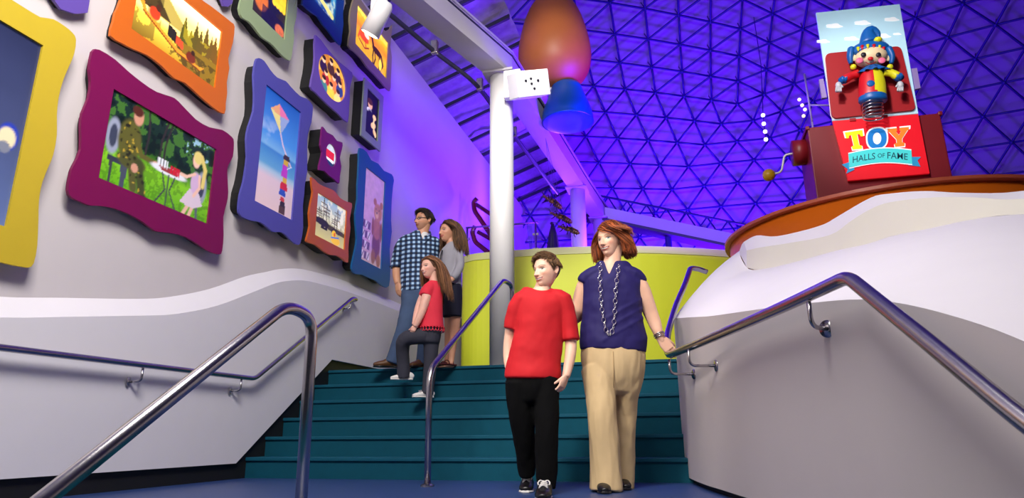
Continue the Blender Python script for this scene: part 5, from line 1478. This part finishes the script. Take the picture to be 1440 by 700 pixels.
MB().add(tube([S.P(862, 494, -.139), S.P(863, 520, -.142), S.P(863, 545, -.13)], .003, 6)).build('fly_seam', mat('khaki seam', (170, 142, 100), .8), pn_o, True)
f0 = S.P(848, 693, -.06); f1 = S.P(877, 688, .2)
shoe(S, f0+FH*.06, f0-FH*.19-RH*.01, 0.0, .088, .085, m_shoeb, m_shoeb, wo)
shoe(S, f1+FH*.06-RH*.01, f1-FH*.19-RH*.01, 0.0, .088, .085, m_shoeb, m_shoeb, wo)
# long chain necklace
nk = MB(); rs = np.random.RandomState(4)
chainpx = [(845, 369), (843.5, 385), (844, 400), (845, 420), (848, 445), (853, 466), (858, 470), (862, 462), (864, 445), (865, 425), (866, 405), (868, 388), (871, 370)]
cp = catmull(np.array(chainpx, float), 8); acc = 0; i = 0
Lc = np.r_[0, np.cumsum(np.linalg.norm(np.diff(cp, axis=0), axis=1))]; pos = 0.0; q = 0
while pos < Lc[-1]-3:
    big = q % 4 == 2; r_px = 3.1 if big else 1.5
    c = np.array([np.interp(pos+r_px, Lc, cp[:, 0]), np.interp(pos+r_px, Lc, cp[:, 1])])
    dep = -(.122 if c[1] > 395 else .122-.04*(395-c[1])/26)-.026
    ctr_ = S.P(c[0], c[1], dep); r_m = r_px*S.k(c[1]); e1, e2 = (RH, ZU) if q % 2 == 0 or big else (RH*.5+FH*.6, ZU)
    nk.add(tube([ctr_+e1*r_m*(.85 if big else .7)*math.cos(a)+e2*r_m*1.15*math.sin(a) for a in np.linspace(0, 2*math.pi, 17)], .0022, 6)); pos += r_px*1.9; q += 1
nk.build('necklace', m_silver, wo, True)
br = MB()
ad_ = unit(S.P(928.5, 475, dw)-S.P(925, 466, dw*.8)); b1 = unit(np.cross(ad_, FH)); b2 = np.cross(ad_, b1)
for r_, off in ((.036, -.012), (.039, -.024), (.037, -.034)):
    br.add(tube([wr+ad_*(off+.004*math.cos(2*a))+b1*r_*math.cos(a)+b2*r_*math.sin(a) for a in np.linspace(0, 2*math.pi, 25)], .003, 6))
br.build('bracelet', m_silver, wo, True)

# ---------------- boy in the red shirt
S = Stand(757, 694, 0.0)
bo = thing('person', 'boy in red T-shirt and black trousers with one hand in his pocket', 'person', (S.base[0], S.base[1], 0))
SK = (236, 190, 164)
torso = S.loft([(750, 545, 30, .08), (752, 510, 34, .10), (757, 460, 32, .10), (760, 428, 33, .095), (761, 416, 27, .08), (762, 410, 14, .06), (764, 402, 11, .05), (767, 392, 11.5, .055)], 22, 3)
arm_i = S.loft([(733, 420, 9.5, None, 0), (722, 445, 9, None, .02), (717, 470, 8, None, .05), (714.5, 492, 7.3, None, .05), (714, 508, 6.0, None, .03), (717, 520, 6, None, .0)], 14, 2)
arm_o = S.loft([(790, 422, 9.5, None, 0), (799, 450, 9, None, .0), (803, 478, 8.4, None, .0), (802, 500, 7.9, None, -.03), (799, 516, 6.8, None, -.05), (796, 529, 5.6, None, -.07)], 14, 2)
body = remesh(join(torso, arm_i, arm_o), .0055, 2)
hb = hand(S.P(796, 528, -.07), -ZU-RH*.42-FH*.1, -RH*.8+FH*.6, -FH*.8-RH*.4, .155, [.45, .5, .55, .6], .04, (.8, .35, .35), .3)
hb2 = hand(S.P(714, 508, .03), -ZU+RH*.3, RH, -FH, .13, .3)
H = Head(S, 769.5, 380.5, .232, 47, -5, -3)
hm = H.mesh(SK, (206, 120, 108), (110, 80, 50), (70, 66, 50), (110, 78, 48), smile=.8, teeth=True, nose=.9, jaw=.85, cheek=1.1, blush=.35)
skin_obj('body', bo, [body, hb, hb2], hm, SK)
def comb_short(P, N_, rs):
    top = smooth01(.15, .35, P[:, 2])[:, None]
    Dt = np.stack([.5+0*P[:, 0], .7+0*P[:, 0], .35*smooth01(.0, .3, P[:, 1])], 1)
    Ds = np.stack([0*P[:, 0], -.35+0*P[:, 0], -.9+0*P[:, 0]], 1)
    return Dt*top+Ds*(1-top)+N_*.25+rs.normal(size=P.shape)*.08
hs = H.strands(2400, 4, (.08, .14), (-9, -8), comb_short, .15, (.04, .075), 8, rad=.007, push=0, zmin=.12)
quiff = lambda x, y, z: .05*smooth01(.05, .3, y)*smooth01(.2, .34, z)
hair_obj(bo, [H.cap(.018, .035, 3, quiff), hs], (84, 56, 32), (140, 102, 66))
ts = S.loft([(749.5, 532, 39.5, .124), (750, 522, 39.5, .124), (752, 505, 37.5, .117), (756, 480, 35.5, .113), (758, 450, 35, .112), (760, 428, 37, .108), (761, 418, 36, .095), (761, 413, 30, .085), (762, 409, 22, .075), (762, 405.5, 15, .066)], 30, 3, .12)
s1 = S.loft([(745, 416, 11, .075), (733, 421, 13, .078), (724, 444, 12.5, .07, .02), (719.5, 463, 11.5, .065, .03)], 20, 2, .05)
s2 = S.loft([(778, 416, 11, .075), (791, 422, 13.5, .078), (799, 449, 12.5, .07), (802.5, 478, 12, .068, .0)], 20, 2, .05)
ts = remesh(join(ts, s1, s2), .0065, 3)
ts = wrinkle(ts, .009, 5, 9, (1, 1, 1.1)); ts = wrinkle(ts, .004, 12, 2, (.8, .8, .8))
ts = cut(ts, lambda x, y, C_: (y < 409.5-.0*x) & (np.abs(x-762) < 17) & (((x-762)/15)**2+((y-402)/6.5)**2 < 1))
cloth('t_shirt', ts, m_red_t, bo)
pel = S.loft([(749, 510, 32, .10), (749, 525, 35, .108), (749, 545, 36.5, .112), (749, 562, 33, .10)], 26, 3, .4)
lg1 = S.loft([(731, 535, 20, .105, .0), (733, 570, 19.5, .10, .02), (735.5, 600, 17.5, .09, .05), (738, 625, 15, .085, .09), (740, 650, 13, .08, .14), (741, 668, 11.5, .075, .16)], 24, 3, .05)
lg2 = S.loft([(768, 535, 20, .105, .0), (768, 570, 18.5, .10, -.03), (769, 600, 17, .095, -.05), (769, 630, 16, .09, -.05), (769, 660, 15, .088, -.05), (769.5, 687, 12.5, .085, -.05)], 24, 3, .05)
pn = remesh(join(pel, lg1, lg2), .007, 3)
pn = wrinkle(pn, .007, 6, 15, (1.2, 1.2, .7)); pn = wrinkle(pn, .004, 14, 31, (1.2, 1.2, .6))
cloth('trousers', pn, m_blk, bo)
f0 = onz(742, 683, 0.03); f1 = onz(766, 693, 0.03)
d0 = unit(-FH-RH*.10); d1 = unit(-FH-RH*.12)
shoe(S, f0-d0*.06, f0+d0*.18, 0.0, .095, .085, m_shoeb, m_whitef, bo, laces=m_whitef)
shoe(S, f1-d1*.07, f1+d1*.18, 0.0, .10, .09, m_shoeb, m_whitef, bo, laces=m_whitef)

# ---------------- man in the checked shirt
def check_mat():
    m = bpy.data.materials.new('blue checked cotton'); m.use_nodes = True; nt = m.node_tree; b = nt.nodes['Principled BSDF']
    tc = nt.nodes.new('ShaderNodeTexCoord'); sx = nt.nodes.new('ShaderNodeSeparateXYZ'); 
    mp = nt.nodes.new('ShaderNodeMapping'); mp.inputs['Rotation'].default_value = (0, 0, -YAW-.3)
    nt.links.new(tc.outputs['Object'], mp.inputs[0]); nt.links.new(mp.outputs[0], sx.inputs[0])
    outs = []
    for o_ in ('X', 'Z'):
        a = nt.nodes.new('ShaderNodeMath'); a.operation = 'MULTIPLY'; a.inputs[1].default_value = 2*math.pi/.052
        s1_ = nt.nodes.new('ShaderNodeMath'); s1_.operation = 'SINE'; g_ = nt.nodes.new('ShaderNodeMath'); g_.operation = 'GREATER_THAN'; g_.inputs[1].default_value = 0.0
        nt.links.new(sx.outputs[o_], a.inputs[0]); nt.links.new(a.outputs[0], s1_.inputs[0]); nt.links.new(s1_.outputs[0], g_.inputs[0]); outs.append(g_)
    ad = nt.nodes.new('ShaderNodeMath'); ad.operation = 'ADD'; nt.links.new(outs[0].outputs[0], ad.inputs[0]); nt.links.new(outs[1].outputs[0], ad.inputs[1])
    dv = nt.nodes.new('ShaderNodeMath'); dv.operation = 'MULTIPLY'; dv.inputs[1].default_value = .5; nt.links.new(ad.outputs[0], dv.inputs[0])
    cr = nt.nodes.new('ShaderNodeValToRGB'); cr.color_ramp.interpolation = 'CONSTANT'
    e = cr.color_ramp.elements; e[0].position = 0; e[0].color = lin((14, 22, 44))+(1,); e[1].position = .4; e[1].color = lin((44, 72, 112))+(1,)
    e2 = e.new(.8); e2.color = lin((178, 208, 234))+(1,)
    nt.links.new(dv.outputs[0], cr.inputs[0]); nt.links.new(cr.outputs[0], b.inputs['Base Color']); b.inputs['Roughness'].default_value = .8
    return m
m_check = check_mat()
m_jean = mat('blue denim', (66, 86, 118), 0.85, vary=0.25, scale=9, bump=0.1, bscale=300)
m_brown = mat('brown leather', (92, 58, 28), 0.5, vary=0.1)
S = Stand(566, 517, ZL)
ma = thing('person', 'man with glasses in a blue checked shirt and jeans on the landing', 'person', (S.base[0], S.base[1], ZL))
SK = (212, 156, 122)
torso = S.loft([(590, 420, 22, .10), (590, 380, 24, .12), (590, 350, 25, .12), (591, 338, 24, .10), (593, 331, 12, .07), (595, 325, 8, .06), (597, 316, 8.5, .065)], 22, 3)
a1 = S.loft([(566, 342, 7, None, 0), (560, 360, 6.6, None, .04), (557.5, 376, 5.9, None, .06), (557.5, 388, 5.4, None, .03), (559, 398, 4.3, None, -.01)], 14, 2)
a2 = S.loft([(614, 344, 7, None, .02), (621, 362, 6.4, None, .12), (628, 376, 5.5, None, .2)], 14, 2)
body = remesh(join(torso, a1, a2), .0065, 2)
hb = hand(S.P(559, 397, -.01), -ZU+RH*.12-FH*.05, RH*.6+FH*.8, -FH, .185, [.25, .3, .35, .4], .04, (.85, .35, .3), .2)
H = Head(S, 597, 310, .245, 48, -1, -2)
hm = H.mesh(SK, (176, 104, 88), (50, 32, 22), (50, 40, 30), (34, 22, 16), smile=.55, teeth=False, jaw=.7, stubble=.35, blush=.15)
skin_obj('body', ma, [body, hb], hm, SK)
hs = H.strands(1800, 4, (.09, .17), (-9, -8), comb_short, .12, (.045, .10), 18, rad=.009, push=0, zmin=.1)
hair_obj(ma, [H.cap(.03, .035, 7, quiff), hs], (26, 16, 12), (60, 42, 30))
sh = S.loft([(591, 409, 27, .145), (590.5, 395, 27.5, .145), (590, 375, 27, .14), (590, 355, 27, .138), (591, 343, 27.5, .125), (592, 337, 25, .11), (593, 332, 16, .085), (594.5, 328, 11, .075)], 28, 3, .1)
s1 = S.loft([(578, 338, 9, .08), (567, 342, 9, .075), (560, 358, 8.4, .07, .04), (557, 375, 7.6, .06, .06)], 18, 2, .05)
s2 = S.loft([(604, 339, 9, .08), (615, 345, 9, .075, .02), (622, 362, 8, .065, .12), (629, 377, 7, .06, .2)], 18, 2, .05)
sh = remesh(join(sh, s1, s2), .0075, 3); sh = wrinkle(sh, .008, 6, 4, (1, 1, 1.3))
sh = cut(sh, lambda x, y, C_: inpoly(x, y, [(590, 322), (594.5, 337), (601.5, 322)]) & (((C_-CC)@FH) < S.d-.01))
so_ = cloth('checked_shirt', sh, m_check, ma)
MB().add(S.loft([(595, 337, 4, .05, -.05), (596, 333, 6, .05, -.035), (596, 331, 7, .05, -.02)], 14, 2)).build('undershirt', mat('white cotton', (230, 228, 226), .8), ma, True)
for sx, pts_ in ((-1, [(587, 327), (586, 332), (594, 341)]), (1, [(604, 326), (604.5, 332), (596, 342)])):
    MB().add(tube([S.P(pts_[0][0], pts_[0][1], .01), S.P(pts_[1][0], pts_[1][1], -.09), S.P(pts_[2][0], pts_[2][1], -.135)], [.014, .016, .006], 8, 3)).build('collar', m_check, so_, True)
for sd, pth in ((0, (557, 375, .06)), ):
    c_ = S.P(*pth); MB().add(tube([c_+RH*.062*math.cos(a)+FH*.062*math.sin(a)+ZU*.004*math.cos(a) for a in np.linspace(0, 2*math.pi, 25)], .013, 8)).build('cuff', m_check, so_, True)
pel = S.loft([(591, 404, 26, .135), (590, 416, 26.5, .138), (589, 430, 25, .13)], 24, 3, .4)
lg1 = S.loft([(580, 420, 15.5, .11, -.02), (574, 445, 13.5, .10, -.05), (567, 468, 11.5, .09, -.08), (560, 488, 10.5, .085, -.06), (553, 506, 10.5, .085, -.04), (551, 511, 10.5, .085, -.04)], 20, 3, .05)
lg2 = S.loft([(602, 420, 15, .11, .02), (602, 445, 13, .10, .03), (600, 470, 11, .09, .05), (597, 490, 10.5, .085, .08), (595, 510, 10.5, .085, .1)], 20, 3, .05)
pn = remesh(join(pel, lg1, lg2), .0085, 3); pn = wrinkle(pn, .008, 7, 25, (1.2, 1.2, .8)); cloth('jeans', pn, m_jean, ma)
p = S.P(552, 514, -.04); d_ = unit(-RH-FH*.35)
shoe(S, p-d_*.07, p+d_*.20, ZL, .10, .10, m_brown, m_shoeb, ma)
p = S.P(594, 514, .1); d_ = unit(-RH*.5-FH*.9)
shoe(S, p-d_*.06, p+d_*.2, ZL, .10, .10, m_brown, m_shoeb, ma)
# glasses
gm = MB(); gl_ = mat('dark glasses frame', (24, 20, 20), .3)
for sd in (-1, 1):
    gm.add(tube([H.w((sd*.145+.088*math.cos(a), .415-.025*abs(math.cos(a)+sd)*.5, -.005+.052*math.sin(a))) for a in np.linspace(0, 2*math.pi, 25)], .0028, 6))
    gm.add(tube([H.w((sd*.23, .395, .02)), H.w((sd*.335, .2, .02)), H.w((sd*.345, -.06, .01))], .0028, 6))
gm.add(tube([H.w((-.06, .425, .015)), H.w((0, .45, .022)), H.w((.06, .425, .015))], .0028, 6))
gm.build('glasses', gl_, ma, True)

# ---------------- woman in the grey top
m_grey = mat('grey jersey', (158, 156, 164), 0.85, vary=0.06, scale=20)
m_skirt = mat('navy skirt', (16, 16, 40), 0.8, vary=0.1)
S = Stand(634, 514, ZL)
mo = thing('person', 'woman with long brown hair in a grey top and navy skirt', 'person', (S.base[0], S.base[1], ZL))
SK = (214, 156, 124)
torso = S.loft([(635, 430, 11, .09), (635, 405, 12.5, .11), (634, 385, 12, .10), (635, 362, 14.5, .10), (636, 350, 13.5, .085), (635, 343, 8, .06), (633, 338, 6, .05), (632, 330, 6.2, .055)], 20, 3)
a1 = S.loft([(645, 354, 5.8, None, -.06), (646.5, 372, 5.0, None, -.10), (642, 384, 4.6, None, -.13), (636, 392, 4, None, -.16), (631, 397, 3.3, None, -.18)], 12, 2)
l1 = S.loft([(641, 435, 8.5, None, .0), (640, 458, 7.2, None, -.01), (638, 475, 6.2, None, .0), (636, 492, 5.2, None, .02), (635, 504, 4.2, None, .02), (634, 511, 4.4, None, .01)], 14, 2)
l2 = S.loft([(632, 435, 8.5, None, .03), (632, 460, 7, None, .04), (631, 478, 6, None, .08), (630, 495, 5, None, .12), (629, 506, 4.2, None, .14), (628, 512, 4.3, None, .14)], 14, 2)
ft = [loft([S.P(636, 513, .04), S.P(630, 513.5, -.0), S.P(621, 515.5, -.08)], [(.034, .03), (.036, .026), (.036, .012)], ZU, 14, 2), loft([S.P(630, 513, .17), S.P(624, 513.5, .12), S.P(617, 515.5, .06)], [(.032, .03), (.034, .026), (.034, .012)], ZU, 14, 2)]
body = remesh(join(torso, a1, l1, l2, *ft), .006, 2)
hb = hand(S.P(631, 397, -.18), -RH*.9-ZU*.15, FH, ZU, .155, [.8, .9, .9, .9], .03, (.6, .5, .4), .5)
H = Head(S, 631.5, 325.5, .236, 55, -2, -4)
hm = H.mesh(SK, (190, 96, 90), (70, 44, 28), (60, 44, 34), (70, 46, 26), smile=.6, teeth=False, jaw=1.0, nose=.9, short=False)
skin_obj('body', mo, [body, hb], hm, SK)
def comb_long(P, N_, rs):
    sx = np.where(P[:, 0] > .03, 1.0, -1.0)
    return np.stack([sx, -0.55-0.4*(P[:, 1] < 0), -0.3+0*P[:, 0]], 1)+N_*0.3+rs.normal(size=P.shape)*.08
hs = H.strands(1500, 16, (1.5, 2.0), (-1.25, -.85), comb_long, 1.0, (.03, .13), 23, rad=.011, part=.03, push=.9, wave=.02)
hair_obj(mo, [H.cap(.045, .02, 9), hs], (62, 38, 20), (142, 100, 58))
tp = S.loft([(635, 402, 14.5, .125), (635, 385, 14, .118), (635, 365, 15, .112), (636, 354, 15.5, .105), (636, 347, 13, .09), (635, 342, 8.5, .07)], 24, 3, .12)
s1 = S.loft([(640, 350, 6, .07, -.03), (645, 355, 7, None, -.06), (647, 372, 6.2, None, -.10), (642.5, 384, 5.8, None, -.13), (636.5, 391.5, 5, None, -.16)], 16, 2, .05)
s2 = S.loft([(630, 350, 6, .07, .03), (624, 358, 6.5, None, .06), (622, 376, 5.8, None, .1), (624, 392, 5, None, .08)], 16, 2, .05)
tp = remesh(join(tp, s1, s2), .0075, 3); tp = wrinkle(tp, .007, 8, 14, (1, 1, .8)); cloth('top', tp, m_grey, mo)
sk_ = S.loft([(635, 400, 13.5, .122), (635.5, 410, 14.5, .13), (636, 425, 14.5, .135), (636, 446, 13.5, .135)], 24, 3, .05); cloth('skirt', wrinkle(remesh(sk_, .009, 2), .006, 9, 3, (1, 1, .3)), m_skirt, mo)
m_strap = mat('tan sandal leather', (96, 34, 24), .5)
for (hx, hy, hd_), (tx, ty, td_) in (((636, 513, .04), (621, 515.5, -.08)), ((630, 513, .17), (617, 515.5, .06))):
    a, b = S.P(hx, hy, hd_), S.P(tx, ty, td_); a[2] = b[2] = ZL+.01
    d_ = unit(b-a); so2 = cloth('sandal', loft([a-d_*.03, (a+b)/2, b+d_*.02], [(.04, .012), (.042, .012), (.036, .01)], ZU, 16, 2, .4, 3), m_strap, mo)
    for f_, h, r_ in ((.15, .075, .038), (.55, .045, .046), (.8, .026, .046)):
        c_ = a+(b-a)*f_; sd = np.cross(d_, ZU)
        MB().add(tube([c_+sd*r_*math.cos(t_)+ZU*(h*math.sin(t_)) for t_ in np.linspace(0, math.pi, 13)], .006, 6)).build('strap', m_strap, so2, True)
MB().add(tube([S.P(622, 352, -.10), S.P(619, 364, -.13), S.P(616, 380, -.10), S.P(618, 398, -.02)], .008, 8, 3)).build('bag_strap', m_shoeb, mo, True)

# ---------------- girl in the coral top
m_coral = mat('coral red cotton', (226, 44, 66), 0.8, vary=0.05, scale=20)
m_slate = mat('charcoal leggings', (50, 50, 62), 0.85, vary=0.1, scale=20)
S = Stand(592, 559, RISE*4)
gi_ = thing('person', 'girl with long brown hair in a coral top stepping up the stairs', 'person', (S.base[0], S.base[1], RISE*4))
SK = (236, 182, 160)
torso = S.loft([(605, 470, 15, .085), (606, 445, 14.5, .085), (608, 418, 13.5, .08), (609, 404, 11, .065), (610, 397, 6.5, .045), (609, 390, 6, .045), (608, 384, 6.5, .05)], 20, 3)
a1 = S.loft([(603, 406, 7.2, None, -.05), (598.5, 421, 6.9, None, -.09), (594, 436, 6.0, None, -.11), (588.5, 449, 5.2, None, -.12), (584, 458, 4.0, None, -.12)], 12, 2)
a2 = S.loft([(600, 408, 7, None, .06), (592, 425, 6.4, None, .04), (587, 440, 5.6, None, -.02), (583, 456, 4, None, -.08)], 12, 2)
body = remesh(join(torso, a1, a2), .0055, 2)
hb = hand(S.P(584, 457, -.12), -ZU*.8-RH*.35, FH, -RH, .115, [.8, .9, .9, 1.0], .02, (.7, .4, .4), .5)
hb2 = hand(S.P(583, 457, -.07), -ZU*.8-RH*.1, -FH-RH*.3, -RH, .115, [.8, .9, .9, 1.0], .02, (.7, .4, .4), .5)
H = Head(S, 605, 376, .22, 44, -4, -6)
hm = H.mesh(SK, (206, 100, 96), (110, 76, 50), (60, 60, 60), (110, 72, 40), smile=.8, teeth=True, nose=.8, jaw=.8, cheek=1.3, blush=.4, short=False)
skin_obj('body', gi_, [body, hb, hb2], hm, SK)
hs = H.strands(1500, 16, (1.6, 2.2), (-1.75, -1.2), lambda P, N_, rs: np.stack([np.where(P[:, 0] > 0, .8, -.8), -1.0+0*P[:, 0], -.2+0*P[:, 0]], 1)+N_*.25+rs.normal(size=P.shape)*.08, 1.0, (.02, .10), 33, rad=.011, part=0, push=1.3, wave=.012)
hair_obj(gi_, [H.cap(.04, .015, 12), hs], (92, 52, 26), (160, 108, 66))
tp = S.loft([(606, 461, 18.5, .12), (606, 450, 17, .112), (607, 432, 15.5, .10), (608, 416, 14.5, .092), (609, 406, 13.5, .082), (609.5, 400, 10, .068), (610, 396, 7.5, .058)], 24, 3, .1)
s1 = S.loft([(608, 402, 8, .05, -.02), (603, 406, 9, None, -.05), (599, 416, 8.8, None, -.075)], 16, 2, .05)
s2 = S.loft([(605, 403, 7, .05, .03), (599, 409, 8, None, .06), (595, 417, 7.6, None, .055)], 16, 2, .05)
tp = remesh(join(tp, s1, s2), .0065, 3); tp = wrinkle(tp, .005, 8, 44, (1, 1, .7)); top_o = cloth('top', tp, m_coral, gi_)
lace = MB()
for q in range(26):
    a = 2*math.pi*q/26; c_ = S.P(606, 463.5, 0)+RH*18.6*S.k(462)*math.cos(a)+FH*.12*math.sin(a)
    tg = unit(-RH*math.sin(a)*.14+FH*.12*math.cos(a))
    lace.add(tube([c_+tg*.016*math.cos(t_)+ZU*.022*math.sin(t_) for t_ in np.linspace(0, 2*math.pi, 13)], .004, 5))
lace.build('lace_hem', m_coral, top_o, True)
pel = S.loft([(605, 456, 15.5, .10), (605, 468, 16, .105), (604, 480, 15, .10)], 20, 3, .4)
lg1 = S.loft([(598, 472, 12, .085, -.03), (583, 473, 11.5, .085, -.04), (569, 478, 10.5, .08, -.03), (566, 492, 9.5, .075, .02), (567, 510, 9, .07, .06), (567.5, 531, 9.6, .075, .08)], 18, 3, .05)
lg2 = S.loft([(607, 475, 12, .09, .02), (606, 500, 10, .08, .02), (604, 525, 9, .07, .02), (602, 545, 8.6, .07, .01), (601, 555, 8.8, .07, .0)], 18, 3, .05)
pn = remesh(join(pel, lg1, lg2), .0075, 3); pn = wrinkle(pn, .005, 8, 41, (1.2, 1.2, .7)); cloth('leggings', pn, m_slate, gi_)
p = S.P(568, 537, .08); d_ = unit(-RH-FH*.25)
shoe(S, p-d_*.08, p+d_*.13, RISE*5, .08, .07, m_whitef, m_whitef, gi_, laces=m_grey)
p = S.P(600, 560, .0); d_ = unit(-RH*.9-FH*.45)
shoe(S, p-d_*.06, p+d_*.14, RISE*4, .08, .07, m_whitef, m_whitef, gi_, laces=m_grey)
